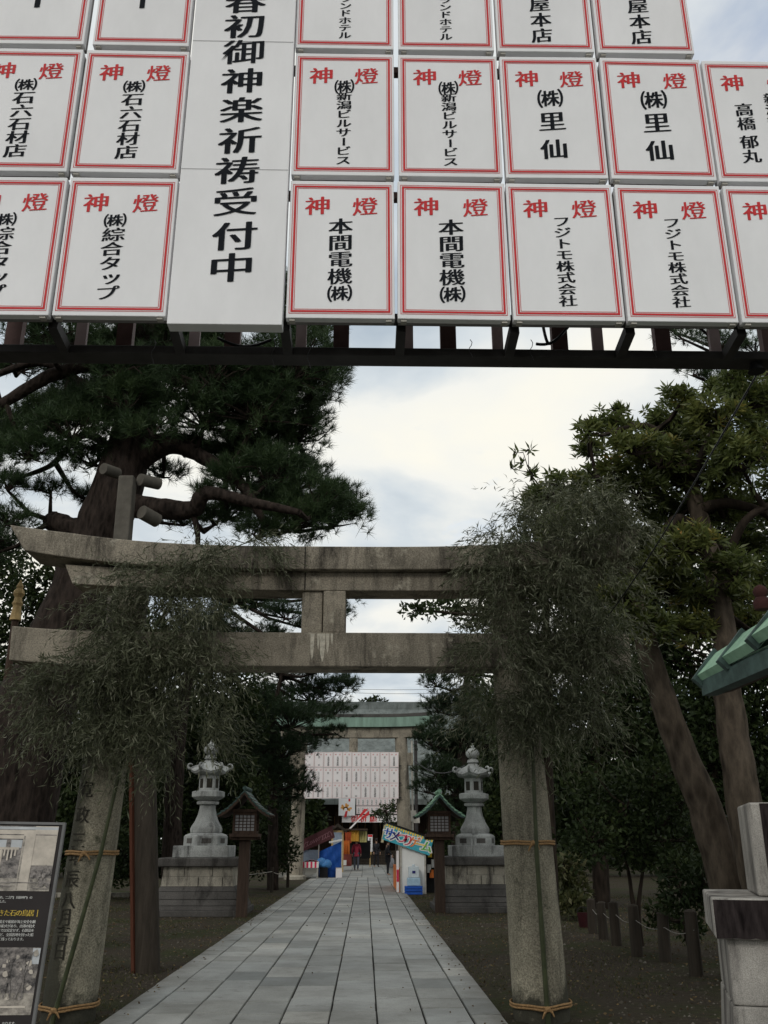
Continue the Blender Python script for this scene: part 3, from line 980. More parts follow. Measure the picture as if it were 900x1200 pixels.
# the rack itself
rack = thing('steel_rack', (0, GB, 0), 'dark maroon steel rack of beams and posts carrying the white boards overhead', 'rack')
RX0, RX1 = -5.2, 5.4
zb = at(450, 416.5, GB).z
beam = MB(); beam.box((RX0, GB, zb), (RX1, GB + 0.13, zb + 0.05)); beam.build('bottom_beam', M['dark_steel'], rack, bevel=0.006)
rl = MB(); rl.box((RX0, GB + 0.132, zb + 0.06), (RX1, GB + 0.19, zb + 0.12)); rl.build('rear_rail', M['maroon_steel'], rack)
ztop = ROWZ[2][1] + 0.1
for u in (-110, 17, 147, 273, 400, 525, 655, 775, 900, 1030):
    xx = at(u, 390, GB + 0.15).x
    q = MB(); q.box((xx - 0.045, GB + 0.135, zb + 0.122), (xx + 0.045, GB + 0.19, ztop if u < 700 else ROWZ[1][1] - .12)); q.build('post', M['maroon_steel'], rack)
for u in (-30, 95, 228, 353, 478, 583, 700, 837, 960):
    xx = at(u, 390, GB + 0.06).x
    q = MB(); q.box((xx - 0.03, GB + 0.06, zb + 0.062), (xx + 0.03, GB + 0.09, ztop if u < 700 else ROWZ[1][1] - .1)); q.build('upright', M['pink_steel'], rack)
for u, v in ((-70, 376), (62, 376), (203, 382), (334, 380), (470, 378), (603, 378), (738, 377), (868, 376)):
    a_ = at(u, v, GY + 0.09)
    q = MB(); q.bar((a_.x, GY + 0.10, ROWZ[0][0] + 0.01), (a_.x, GB - 0.002, zb + 0.02), 0.05, 0.06); q.build('cross_arm', M['dark_steel'], rack)
for k in range(4):
    zz = ROWZ[0][0] + pitch_z * k - 0.02 if k else zb + 0.12
    if k == 0:
        q = MB(); q.box((RX0, GY + 0.078, ROWZ[0][0] + .03), (RX1, GY + 0.12, ROWZ[0][0] + .08)); q.build('front_rail', M['dark_steel'], rack); continue
    q = MB(); q.box((RX0, GY + 0.125, zz - 0.03), (RX1, GY + 0.17, zz + 0.012)); q.build('front_rail', M['maroon_steel'], rack)
for xx in (RX0 - 0.2, RX1):
    q = MB(); q.box((xx, GB - 0.02, -0.1), (xx + 0.2, GB + 0.18, ztop)); q.build('leg', M['maroon_steel'], rack, bevel=0.008)
for xx in (RX0 - 0.2, RX1):
    q = MB(); q.box((xx, GY + 0.125, ztop - 0.1), (xx + 0.2, GB - 0.025, ztop)); q.build('bracket', M['maroon_steel'], rack)
# black cable loops and thin tie wires on the beam
cb = MB()
for u0, u1, v0, v1, s_ in ((628, 668, 403, 380, 1), (636, 646, 380, 402, 1), (792, 832, 384, 395, -1), (255, 318, 396, 398, 1)):
    pts = []
    for k in range(9):
        t_ = k / 8; q = at(u0 + (u1 - u0) * t_, v0 + (v1 - v0) * t_ + s_ * 9 * math.sin(math.pi * t_), GB + 0.1); pts.append(q)
    cb.tube(pts, 0.009, 6)
tag(cb.build('power_cable', M['black'], smooth=60), 'loose black power cable looped along the top of the rack beam', 'cable')
tw = MB()
for u, h in ((181, 30), (321, 34), (363, 36), (551, 22), (622, 26), (765, 22)):
    a_ = at(u, 398, GB - 0.004); pts = [a_ + Vector((0.01 * math.sin(k * 1.3), -0.003 * (k % 2), -k * h * 0.0042 / 5)) for k in range(7)]
    w_ = MB(); w_.tube(pts, 0.0022, 5)
    tag(w_.build('tie_wire', M['wire'], smooth=60), 'thin grey tie wire dangling from the rack beam', 'wire', 'tie wires dangling from the rack beam')
lp = thing('hanging_lamp', at(886, 428, GB + 0.05), 'small black lamp hanging under the right end of the rack beam', 'lamp')
q = MB(); c_ = at(886, 430, GB + 0.05)
q.lathe(c_, [(0.015, 0.06), (0.03, 0.05), (0.034, 0.0), (0.05, -0.03)], 12); q.build('lamp_holder', M['black'], lp, smooth=40)
q = MB(); q.tube([c_ + Vector((0, 0, 0.055)), c_ + Vector((0.02, 0, 0.16))], 0.006, 6); q.build('cord', M['black'], lp)
w_ = MB(); a_, b_ = at(893, 428, GB + 0.1), at(672, 772, 10.5)
w_.tube([a_.lerp(b_, k / 14) - Vector((0, 0, 0.12 * math.sin(math.pi * k / 14))) for k in range(15)], 0.006, 5)
tag(w_.build('overhead_wire', M['black'], smooth=60), 'thin dark wire slanting from the rack lamp down into the right foliage', 'wire')

# ------------------------------------------------------------------ stone lanterns
def stone_lantern(u, Y, label, facing=0.0, k=1.0):
    c = at(u, 985, Y); c.z = 0
    o = thing('stone_lantern', c, label, 'stone lantern', 'stone lanterns beside the path')
    sq = math.pi / 4; s2 = math.sqrt(2)

    def L(name, prof, n, mat, ph=sq, par=o, smooth=None, bevel=0.0, rows=None):
        q = MB(); q.lathe(c, [(r * k * (s2 if n == 4 else 1), z * k) for r, z in prof], n, ph)
        return q.build(name, mat, par, smooth=smooth, bevel=bevel)
    L('step', [(1.06, 0), (1.06, 0.13)], 4, M['granite_dark'], bevel=0.015)
    q = MB()
    for a_, b_ in zip([(1.00, .131), (0.97, .22), (0.91, .34), (0.86, .50)], [(0.97, .215), (0.91, .335), (0.86, .496), (0.80, .60)]):
        q.lathe(c, [(a_[0] * k * s2, a_[1] * k), (b_[0] * k * s2, b_[1] * k)], 4, sq)
    q.build('flared_course', M['granite_dark'], o, bevel=0.012)
    q = MB()
    for row, (z0, z1, r0, r1) in enumerate(((0.603, 0.80, 0.795, 0.775), (0.804, 1.0, 0.773, 0.765))):
        # blocks with staggered joints on the four faces
        q.lathe(c, [(r0 * k * s2, z0 * k), (r1 * k * s2, z1 * k)], 4, sq)
        for s_ in (-1, 1):
            for j in ((-0.3, 0.32) if row else (0.02, 0.55)):
                q.box((c.x + (j - 0.006) * k, c.y + (s_ * (r0 + .002)) * k - 0.004, z0 * k), (c.x + (j + 0.006) * k, c.y + (s_ * (r0 + .002)) * k + 0.004, (z1 - .01) * k), 1)
    q.build('block_course', [M['granite_base'], M['crack']], o)
    L('slab', [(0.86, 1.003), (0.88, 1.02), (0.88, 1.17), (0.86, 1.19)], 4, M['granite_dark'], bevel=0.01)
    L('plinth', [(0.62, 1.192), (0.62, 1.44)], 4, M['granite_light'], bevel=0.012)
    ll = L('lotus_base', [(0.50, 1.442), (0.50, 1.64), (0.46, 1.68), (0.34, 1.72)], 6, M['granite_light'], 0.2)
    q = MB()
    for j in range(6):
        a = 0.2 + math.pi / 6 + j * math.pi / 3; rr = 0.50 * math.cos(math.pi / 6) + 0.002
        n_ = Vector((math.cos(a), math.sin(a), 0)); t_ = Vector((-n_.y, n_.x, 0))
        p0 = c + n_ * rr * k
        q.add([p0 + t_ * -.11 * k + Vector((0, 0, 1.49 * k)), p0 + t_ * .11 * k + Vector((0, 0, 1.49 * k)), p0 + t_ * .11 * k + Vector((0, 0, 1.60 * k)), p0 - t_ * .11 * k + Vector((0, 0, 1.60 * k))], [(0, 1, 2, 3)])
    q.build('recess_shade', M['granite_dark'], ll)  # flat dark quads; shade of the sunk panels is put into their colour
    L('shaft', [(0.36, 1.722), (0.37, 1.80), (0.345, 1.86), (0.27, 1.98), (0.215, 2.12), (0.185, 2.26), (0.185, 2.33), (0.25, 2.35), (0.26, 2.40), (0.20, 2.43)], 6, M['granite_light'], 0.2, smooth=40)
    L('platform', [(0.24, 2.432), (0.36, 2.50), (0.38, 2.52), (0.38, 2.63), (0.30, 2.65)], 6, M['granite_light'], 0.2)
    fb = L('fire_box', [(0.235, 2.652), (0.235, 2.99), (0.25, 3.0)], 6, M['granite_light'], 0.2)
    for j in range(6):
        a = 0.2 + math.pi / 6 + j * math.pi / 3; rr = 0.235 * math.cos(math.pi / 6) + 0.003
        n_ = Vector((math.cos(a), math.sin(a), 0)); t_ = Vector((-n_.y, n_.x, 0)); p0 = c + n_ * rr * k
        q = MB()
        q.add([p0 + t_ * -.065 * k + Vector((0, 0, 2.71 * k)), p0 + t_ * .065 * k + Vector((0, 0, 2.71 * k)), p0 + t_ * .065 * k + Vector((0, 0, 2.92 * k)), p0 - t_ * .065 * k + Vector((0, 0, 2.92 * k))], [(0, 1, 2, 3)])
        q.build('window', M['hollow_shade'], fb)
    # six-sided roof with curled corners
    q = MB(); secs = []
    for f, z, lift in ((0.26, 3.003, 0.0), (0.43, 3.03, 0.05), (0.47, 3.08, 0.07), (0.42, 3.13, 0.07), (0.29, 3.21, 0.03), (0.17, 3.30, 0.0), (0.12, 3.35, 0.0)):
        ring = []
        for j in range(24):
            a = 0.2 + j * math.pi / 12
            cor = abs(math.cos(3 * (a - 0.2))) ** 3
            hexr = math.cos(math.pi / 6) / math.cos(((a - 0.2) % (math.pi / 3)) - math.pi / 6)
            ring.append(c + Vector((math.cos(a) * f * hexr * k, math.sin(a) * f * hexr * k, (z + lift * cor) * k)))
        secs.append(ring)
    q.rings(secs); rf = q.build('roof', M['granite_light'], o, smooth=35)
    q = MB()
    for j in range(6):
        a = 0.2 + j * math.pi / 3; d = Vector((math.cos(a), math.sin(a), 0))
        pts = []
        for t_ in range(11):
            b_ = t_ / 10 * 4.2
            pts.append(c + (d * (0.46 + 0.055 * math.sin(b_)) + Vector((0, 0, 3.15 + 0.055 * (1 - math.cos(b_))))) * k)
        q.tube(pts, [0.035 * k * (1 - 0.05 * t_) for t_ in range(11)], 7)
    q.build('corner_curl', M['granite_light'], rf, smooth=60)
    L('finial', [(0.10, 3.35), (0.15, 3.38), (0.13, 3.44), (0.08, 3.47), (0.13, 3.50), (0.17, 3.56), (0.165, 3.63), (0.11, 3.70), (0.045, 3.75), (0.02, 3.82), (0.004, 3.85)], 12, M['granite_light'], 0, smooth=50)
    return o


stone_lantern(557, 23.6, 'tall grey stone lantern right of the path, its whole roof showing')
stone_lantern(241, 22.6, 'tall grey stone lantern left of the path, roof lost in dark leaves')


# ------------------------------------------------------------------ wooden lanterns
def wood_lantern(x, y, label, mats=('copper', 'copper_dark'), near=False):
    c = Vector((x, y, 0))
    o = thing('wooden_lantern', c, label, 'wooden lantern', 'wooden lanterns beside the path')
    q = MB(); q.box((x - .115, y - .115, -0.05), (x + .115, y + .115, 1.56)); q.build('post', M['wood_red'], o, bevel=0.012)
    q = MB(); q.box((x - .24, y - .24, 1.562), (x + .24, y + .24, 1.62)); q.box((x - .32, y - .32, 1.622), (x + .32, y + .32, 1.69))
    q.bar((x - .34, y, 1.60), (x + .34, y, 1.60), .07, .06)
    q.build('tray', M['wood'], o, bevel=0.006)
    bx = MB()
    for sx in (-1, 1):
        for sy in (-1, 1): bx.box((x + sx * .235 - .025, y + sy * .235 - .025, 1.692), (x + sx * .235 + .025, y + sy * .235 + .025, 2.14))
    for s_ in (-1, 1):
        for z0, z1 in ((1.692, 1.75), (2.08, 2.138)):
            bx.box((x - .208, y + s_ * .235 - .02, z0), (x + .208, y + s_ * .235 + .02, z1))
            bx.box((x + s_ * .235 - .02, y - .208, z0), (x + s_ * .235 + .02, y + .208, z1))
    bo = bx.build('lamp_box', M['wood'], o)
    q = MB(); q.box((x - .212, y - .212, 1.752), (x + .212, y + .212, 2.078)); q.build('paper_pane', M['paper'], bo)
    q = MB()
    for s_ in (-1, 1):
        for k in range(1, 5):
            xx = x - .208 + .416 * k / 5
            q.box((xx - .009, y + s_ * .222 - .008, 1.751), (xx + .009, y + s_ * .222 + .008, 2.079))
            q.box((x + s_ * .222 - .008, y - .208 + .416 * k / 5 - .009, 1.751), (x + s_ * .222 + .008, y - .208 + .416 * k / 5 + .009, 2.079))
        for k in range(1, 5):
            zz = 1.752 + .326 * k / 5
            q.box((x - .207, y + s_ * .2225 - .006, zz - .008), (x + .207, y + s_ * .2225 + .006, zz + .008))
            q.box((x + s_ * .2225 - .006, y - .207, zz - .008), (x + s_ * .2225 + .006, y + .207, zz + .008))
    q.build('lattice', M['wood'], bo)
    # concave gable roof, ridge along Y; copper plates lap each other down the slope
    HW, HD = 0.56, 0.52
    def zc(t): return 2.60 - 0.47 * (1 - (1 - t) ** 1.55)
    q = MB(); n = 12
    for s_ in (-1, 1):
        secs = []
        for i in range(n + 1):
            t_ = i / n; xx = x + s_ * HW * t_ * 0.97
            secs.append([Vector((xx, y - HD + .04, zc(t_) - .10)), Vector((xx, y + HD - .04, zc(t_) - .10)), Vector((xx, y + HD - .04, zc(t_) - .034)), Vector((xx, y - HD + .04, zc(t_) - .034))])
        q.rings(secs)
    q.box((x - .27, y - .3, 2.142), (x + .27, y + .3, 2.2))
    rf = q.build('roof', M['wood'], o)
    q = MB(); np_ = 7
    for s_ in (-1, 1):
        for i in range(np_):
            t0, t1 = i / np_, (i + 1) / np_ + 0.035
            a_, b_ = Vector((x + s_ * HW * t0, 0, zc(t0) - .008)), Vector((x + s_ * HW * t1, 0, zc(min(1, t1)) + .012 - (0.05 if t1 > 1 else 0)))
            for (e0, e1, th, mi) in ((y - HD - .02, y + HD + .02, 0.030, 0),):
                vs = []
                for e in (e0, e1):
                    vs += [(a_.x, e, a_.z), (b_.x, e, b_.z), (b_.x, e, b_.z - th), (a_.x, e, a_.z - th - .012)]
                q.add(vs, [(0, 4, 5, 1), (0, 1, 2, 3), (7, 6, 5, 4)], 0)
                q.add(vs, [(1, 5, 6, 2), (2, 6, 7, 3), (3, 7, 4, 0)], 1)
        # dark verge strips on both gable edges
        for e in (y - HD - .002, y + HD + .002):
            for i in range(n):
                t0, t1 = i / n, (i + 1) / n
                d = -.012 if e < y else .012
                vs = [(x + s_ * HW * t0, e, zc(t0) - .030), (x + s_ * HW * t1, e, zc(t1) - .030), (x + s_ * HW * t1, e, zc(t1) - .10), (x + s_ * HW * t0, e, zc(t0) - .10)]
                vs += [(a, b_ + d, cc) for a, b_, cc in vs]
                q.add(vs, [(0, 1, 2, 3), (7, 6, 5, 4), (0, 4, 5, 1), (1, 5, 6, 2), (2, 6, 7, 3), (3, 7, 4, 0)], 1)
    if near:                                    # the eave is capped by short sloping sheets between raised seams
        n_s = 4
        for k in range(n_s):
            ya, yb = y + HD - 2 * HD * k / n_s, y + HD - 2 * HD * (k + 1) / n_s + .004
            up = .016 * k
            P = [(x - HW - .045 - up * .3, ya, zc(1) - .030 + up), (x - HW + .030, ya, zc(1) + .050 + up), (x - HW + .030, yb, zc(1) + .057 + up), (x - HW - .045 - up * .3, yb, zc(1) - .024 + up)]
            P += [(a + .02, b_, cc - .025) for a, b_, cc in P]
            q.add(P, [(0, 1, 2, 3), (7, 6, 5, 4), (0, 4, 5, 1), (1, 5, 6, 2), (2, 6, 7, 3), (3, 7, 4, 0)], 0)
            R_ = [(x - HW - .060 - up * .3, ya + .012, zc(1) - .042 + up), (x - HW + .028, ya + .012, zc(1) + .066 + up), (x - HW + .028, ya - .012, zc(1) + .068 + up), (x - HW - .060 - up * .3, ya - .012, zc(1) - .040 + up)]
            R_ += [(a + .03, b_, cc - .03) for a, b_, cc in R_]
            q.add(R_, [(0, 1, 2, 3), (7, 6, 5, 4), (0, 4, 5, 1), (1, 5, 6, 2), (2, 6, 7, 3), (3, 7, 4, 0)], 1)
        q.box((x - HW - .030, y - HD, zc(1) - .100), (x - HW + .02, y + HD, zc(1) - .047), 1)
    q.build('copper_sheet', [M[mats[0]], M[mats[1]]], rf)
    q = MB(); q.tube([(x, y - HD - .03, 2.63), (x, y + HD + .03, 2.63)], 0.045, 8); q.build('ridge_cap', M[mats[0]], rf, smooth=50)
    return o, c


q_ = gnd(516, 1070); wood_lantern(q_.x, q_.y, 'wooden lantern with green copper roof standing on the right edge of the path')
q_ = gnd(283, 1075); wood_lantern(q_.x, q_.y, 'dark wooden lantern in front of the left stone lantern pedestal', ('copper_dark', 'wood'))
NLX, NLY = 1.775, 2.72
nl, _c = wood_lantern(NLX, NLY, 'nearby green copper roof corner of a lantern at the right picture edge', ('copper', 'copper_dark'), True)
q = MB()
oc = at(893, 708, NLY + 0.50)
q.lathe(oc + Vector((0, 0, -.02)), [(0.026, 0), (0.030, .012), (0.031, .032), (0.019, .045), (0.024, .056), (0.027, .068), (0.019, .084), (0.005, .092)], 14)
q.build('corner_knob', M['oxblood'], nl, smooth=60)

# ------------------------------------------------------------------ second torii with copper capped beam, and its boards
T2X = (at(348, 1000, T2Y).x + at(474, 1000, T2Y).x) / 2
t2 = thing('torii', (T2X, T2Y, 0), 'farther torii gate with green copper capped top beam, carrying three rows of boards', 'torii gate')
def X2(u, v=900): return at(u, v, T2Y).x
def Z2(v, u=420): return at(u, v, T2Y).z
for u0, u1, v1 in ((346, 353, 880), (476, 470, 880)):
    b0, b1 = X2(u0, 1010), X2(u1, v1)
    q = MB(); q.tube([(b0, T2Y, -0.05), (b1, T2Y, Z2(864))], [0.33, 0.27], 20); q.build('pillar', M['granite'], t2, smooth=50)
    q = MB(); q.lathe((b0, T2Y, 0), [(0.48, 0), (0.48, .12), (0.40, .17)], 20); q.build('pillar_foot', M['granite_base'], t2, smooth=40)
hw = X2(502) - T2X
q = MB(); lintel(q, T2X - hw + .25, T2X + hw - .25, T2Y - .25, T2Y + .25, Z2(865), Z2(853.5), .05, .05, .1, .1, 24); q.build('lower_lintel', M['granite'], t2)
q = MB(); lintel(q, T2X - hw, T2X + hw, T2Y - .42, T2Y + .42, Z2(853), Z2(842), .08, .08, .2, .2, 30); q.build('copper_cap', M['copper_pale'], t2)
q = MB(); lintel(q, T2X - hw - .1, T2X + hw + .1, T2Y - .36, T2Y + .36, Z2(841.6), Z2(838), .10, .10, .1, .1, 30); q.build('ridge', M['granite_dark'], t2)
q = MB(); q.box((X2(409), T2Y - .22, Z2(882)), (X2(419), T2Y + .22, Z2(865.3))); q.build('strut', M['granite'], t2)
q = MB(); q.box((X2(338), T2Y - .16, Z2(897)), (X2(484), T2Y + .16, Z2(882.3))); q.build('tie_beam', M['granite'], t2)
q = MB()
for v in (899, 919, 936):
    q.box((X2(352), T2Y - .42, Z2(v)), (X2(470), T2Y - .37, Z2(v) + .05))
q.build('board_rail', M['dark_steel'], t2)


def mini_board(x0, x1, z0, z1, y, label, cat_group, texts=3, pink=True):
    W, H = x1 - x0, z1 - z0
    o = thing('lantern_board', ((x0 + x1) / 2, y, z0), label, 'sign board', cat_group)
    q = MB(); q.box((x0, y, z0), (x1, y + .05, z1)); q.build('panel', M['board_pink'], o)
    q = MB(); frame(q, x0 + .04 * W, x1 - .04 * W, z0 + .03 * H, z1 - .03 * H, 0.007, y - .003); q.build('red_border', M['red_faded'], o)
    q = MB()
    for ch, f in (('神', .27), ('燈', .72)): put(q, ch, x0 + f * W, z1 - .17 * H, .10 * H, y - .003, fat=(-.03, .03))
    q.build('red_lettering', M['red_soft'], o)
    q = MB()
    ch_ = {3: '本間電機㈱', 2: '里仙', 1: '石六石材店'}[texts]
    for k, ch in enumerate(ch_): put(q, ch, x0 + .5 * W, z1 - (.36 + .5 * k / (len(ch_) - 1)) * H, .20 * W, y - .003, fat=(-.02, .03))
    q.build('black_lettering', M['ink'], o)
    return o


def copy_thing(o, loc, label=None):
    r = o.copy(); COL.objects.link(r); r.location = loc
    if label: r['label'] = label
    def rec(a, b):
        for ch in a.children:
            c_ = ch.copy(); COL.objects.link(c_); c_.parent = b; rec(ch, c_)
    rec(o, r)
    return r


def copy_all(o, loc, label=None):
    kids = {}
    for x in COL.objects: kids.setdefault(x.parent, []).append(x)
    def rec(a, b):
        for ch in kids.get(a, []):
            c_ = ch.copy(); COL.objects.link(c_); c_.parent = b; rec(ch, c_)
    r = o.copy(); COL.objects.link(r); r.location = loc
    if label: r['label'] = label
    rec(o, r)
    return r


BY = T2Y - .48
bw = at(467, 900, BY).x - at(456, 900, BY).x
rows2 = [('top', 881.3, 899), ('middle', 899.7, 917.4), ('bottom', 918.2, 935.6)]
protos = [None, None, None]
for ri, (nm, v0, v1) in enumerate(rows2):
    z1_, z0_ = at(420, v0, BY).z, at(420, v1, BY).z
    xr = at(467, v0, BY).x
    for k in range(10):
        x1_ = xr - k * bw; x0_ = x1_ - bw + .012
        lab = 'small pinkish white board in the %s row hung on the farther torii gate' % nm
        yj = BY + random.uniform(-.012, .012); zj = z0_ + random.uniform(-.008, .008)
        if k < 3 and protos[k] is None or (ri == 0 and k < 3):
            protos[k] = mini_board(x0_, x1_, z0_, z1_, BY, lab, 'boards on the farther torii gate', (3, 2, 1)[k])
            base_h = z0_
        else:
            copy_all(protos[(k // 2 + ri) % 3], ((x0_ + x1_) / 2, yj, zj), lab)

# ------------------------------------------------------------------ shrine hall at the end of the path
HY = 68.0
def XH(u, v=950, y=HY): return at(u, v, y).x
def ZH(v, y=HY): return at(430, v, y).z
hall = thing('shrine_hall', (T2X, HY + 6, 0), 'dark wooden shrine hall with wide grey roof at the far end of the path', 'shrine hall')
ez, rz_ = ZH(938), at(430, 828, HY + 9).z
q = MB(); secs = []
for i in range(13):
    t_ = i / 12; y = HY - 2 + 11 * t_; z = ez + (rz_ - ez) * (0.72 * t_ + 0.28 * t_ * t_)
    w_ = 17 - 5.5 * t_
    secs.append([Vector((T2X - w_, y, z - .35)), Vector((T2X + w_, y, z - .35)), Vector((T2X + w_, y, z)), Vector((T2X - w_, y, z))])
q.rings(secs)
q.box((T2X - 11.5, HY + 8.7, rz_ - .3), (T2X + 11.5, HY + 9.5, rz_ + .35))
q.build('roof', stone('grey green roof sheet', (0.16, 0.18, 0.175), (0.09, 0.10, 0.095), 0.05, 0.5, streak=0.3), hall)
q = MB(); q.box((T2X - 13, HY + 2, 0), (T2X + 13, HY + 2.4, ez + 1.2)); q.build('wall', M['wood'], hall)
for k in range(-3, 4):
    q = MB(); xx = T2X + (k + .5) * 2.6
    q.tube([(xx, HY - .4, 0.9), (xx, HY - .4, ez - .1)], .2, 12); q.build('pillar', M['wood_red'], hall, smooth=50)
q = MB()
for k in range(5): q.box((T2X - 6, HY - 2.6 + .42 * k, 0.18 * k - (0 if k else .1)), (T2X + 6, HY + 2, .18 * (k + 1) - .004))
q.build('steps', M['wood_post'], hall)
q = MB()
for k in range(7): q.tube([(T2X - 1.6 + k * .55, HY + 1.9, 1.5), (T2X - 1.6 + k * .55, HY + 1.9, 3.2)], .04, 6)
q.build('bell_rope', M['straw'], hall)
hs = thing('board_row', (T2X, HY - 2.6, ZH(955)), 'two rows of tiny white boards under the hall eaves beside the picture board', 'sign board')
q = MB()
for v0, v1 in ((937, 945.5), (946.2, 955)):
    q.box((XH(418), HY - 2.6, ZH(v1)), (XH(468), HY - 2.55, ZH(v0)))
q.build('panel', M['board_pink'], hs)
q = MB()
for v0, v1 in ((937, 945.5), (946.2, 955)):
    for k in range(10):
        x_ = XH(418) + (XH(468) - XH(418)) * k / 10; w_ = (XH(468) - XH(418)) / 10
        frame(q, x_ + .02, x_ + w_ - .02, ZH(v1) + .03, ZH(v0) - .03, .012, HY - 2.604)
q.build('red_border', M['red_faded'], hs)
q = MB()
for v0, v1 in ((937, 945.5), (946.2, 955)):
    for k in range(10):
        x_ = XH(418) + (XH(468) - XH(418)) * (k + .5) / 10
        for j, ch in enumerate('石材店'): put(q, ch, x_, ZH(v0) - .16 - j * .12, .11, HY - 2.605, fat=(0, .06))
q.build('black_lettering', M['ink'], hs)
pb = thing('picture_board', (XH(408), HY - 2.7, ZH(956)), 'white board with an orange painted burst, hung left of the tiny boards', 'sign board')
q = MB(); q.box((XH(398), HY - 2.7, ZH(957)), (XH(416.5), HY - 2.65, ZH(937))); q.build('panel', M['board'], pb)
q = MB()
cx_, cz_ = XH(406), ZH(950)
for k in range(9):
    a = -0.2 + k * 0.42; L_ = .42 * (0.7 + 0.3 * math.sin(k * 2.2))
    d = Vector((math.cos(a), 0, math.sin(a))); t_ = Vector((-d.z, 0, d.x)); p0 = Vector((cx_, HY - 2.704, cz_))
    q.add([p0 + d * .1 - t_ * .05, p0 + d * L_ - t_ * .07, p0 + d * L_ * 1.1, p0 + d * L_ + t_ * .07, p0 + d * .1 + t_ * .05], [(0, 1, 2, 3, 4)])
q.build('orange_burst', plain('orange paint', (0.75, 0.36, 0.10), 0.6), pb)
q = MB(); q.add([(cx_ - .12, HY - 2.705, cz_ - .5), (cx_ + .06, HY - 2.705, cz_ - .5), (cx_ + .14, HY - 2.705, cz_ - .1), (cx_ + .0, HY - 2.705, cz_ - .1)], [(0, 1, 2, 3)])
q.box((XH(409), HY - 2.705, ZH(941)), (XH(411), HY - 2.7035, ZH(938))); q.build('red_stroke', M['red'], pb)
ps = thing('prayer_sign', (XH(445), HY - 2.5, ZH(965)), 'long white sign with big red characters above the hall entrance', 'sign')
q = MB(); q.box((XH(402), HY - 2.5, ZH(964.5)), (XH(470), HY - 2.44, ZH(956.2))); q.build('panel', M['board_pink'], ps)
q = MB()
for ch, u in zip('御祈願', (416, 426, 437)): put(q, ch, XH(u), ZH(960.3), .44, HY - 2.504, fat=(-.05, 0, .05))
q.build('red_lettering', M['red'], ps)
ar = thing('arrow_decoration', at(411, 968, 56), 'giant red and white lucky arrow leaning over the stalls', 'decoration')
a_, b_ = at(408, 973, 56), at(432, 949, 56)
q = MB(); q.bar(a_, a_.lerp(b_, .6), .14, .08); q.build('shaft', M['board_pink'], ar)
q = MB(); d = (b_ - a_).normalized(); s_ = Vector((-d.z, 0, d.x)); m_ = a_.lerp(b_, .5)
for sg in (-1, 1):
    vs = [m_ + s_ * sg * .03, m_ + s_ * sg * .09, b_ + s_ * sg * .22 - d * .15, b_ + s_ * sg * .05]
    vs += [v_ + Vector((0, .06, 0)) for v_ in vs]
    q.add(vs, [(0, 1, 2, 3), (7, 6, 5, 4), (0, 4, 5, 1), (1, 5, 6, 2), (2, 6, 7, 3), (3, 7, 4, 0)])
q.build('fletching', M['red'], ar)
sg_ = thing('white_banner', at(434, 999, 60), 'narrow white standing sign with red top before the hall steps', 'sign')
x0, x1 = at(431, 990, 60).x, at(436.5, 990, 60).x
zt_, zb_ = at(434, 978, 60).z, at(434, 998, 60).z
q = MB(); q.box((x0, 60, zb_), (x1, 60.05, zt_)); q.build('panel', M['board'], sg_)
q = MB(); q.box((x0 + .01, 59.996, zt_ - .14), (x1 - .01, 59.999, zt_ - .01)); q.build('red_top', M['red'], sg_)
q = MB(); q.lathe(Vector(((x0 + x1) / 2, 60.02, zb_ - .2)), [(.1, 0), (.14, .1), (.08, .2)], 10); q.box(((x0 + x1) / 2 - .03, 60.06, 0), ((x0 + x1) / 2 + .03, 60.1, zt_)); q.build('stand', M['gilt'], sg_)
q = MB()
for k in range(6): put(q, '御神楽受付中'[k], (x0 + x1) / 2, zt_ - .27 - k * .13, .12, 59.995, fat=(-.03, .03))
q.build('black_lettering', M['ink'], sg_)

# ------------------------------------------------------------------ festival stalls
C = {}
for k, c_ in dict(turq=(0.06, 0.36, 0.45), blue=(0.02, 0.09, 0.42), navy=(0.03, 0.03, 0.16), pinkred=(0.60, 0.04, 0.10), orange=(0.80, 0.22, 0.05), yellow=(0.80, 0.55, 0.06), green=(0.13, 0.42, 0.06),
                 maroon=(0.085, 0.03, 0.035), tarp=(0.015, 0.085, 0.36), vinyl=(0.22, 0.27, 0.34), jacket=(0.28, 0.025, 0.05), denim=(0.10, 0.11, 0.14), darkcloth=(0.02, 0.02, 0.024),
                 greybag=(0.33, 0.33, 0.36), skin=(0.42, 0.26, 0.19), hair=(0.015, 0.012, 0.011), dullpink=(0.28, 0.14, 0.16), lightblue=(0.35, 0.50, 0.62), bottle=(0.55, 0.62, 0.66)).items():
    C[k] = plain(k + ' colour', c_, 0.6, 0.15, 9)

SY = 30.5
stall = thing('fishing_game_stall', (at(485, 1045, SY).x, SY + 2, 0), 'white walled game stall with turquoise lettered side banner, right of the path', 'market stall')
def XS(u, v=1000, y=SY): return at(u, v, y).x
def ZS(v, y=SY, u=480): return at(u, v, y).z
q = MB(); q.box((XS(470), SY, 0.0), (XS(498), SY + .05, ZS(994))); q.build('side_wall', M['white'], stall)
for xa, ya, zt in ((XS(470), SY - .03, ZS(992)), (XS(498), SY - .03, ZS(992)), (XS(470), SY + 4.9, 2.0), (XS(504), SY + 4.9, 1.6)):
    q = MB(); q.box((xa - .025, ya, 0), (xa + .025, ya + .026, zt)); q.build('frame_pole', M['clip'], stall)
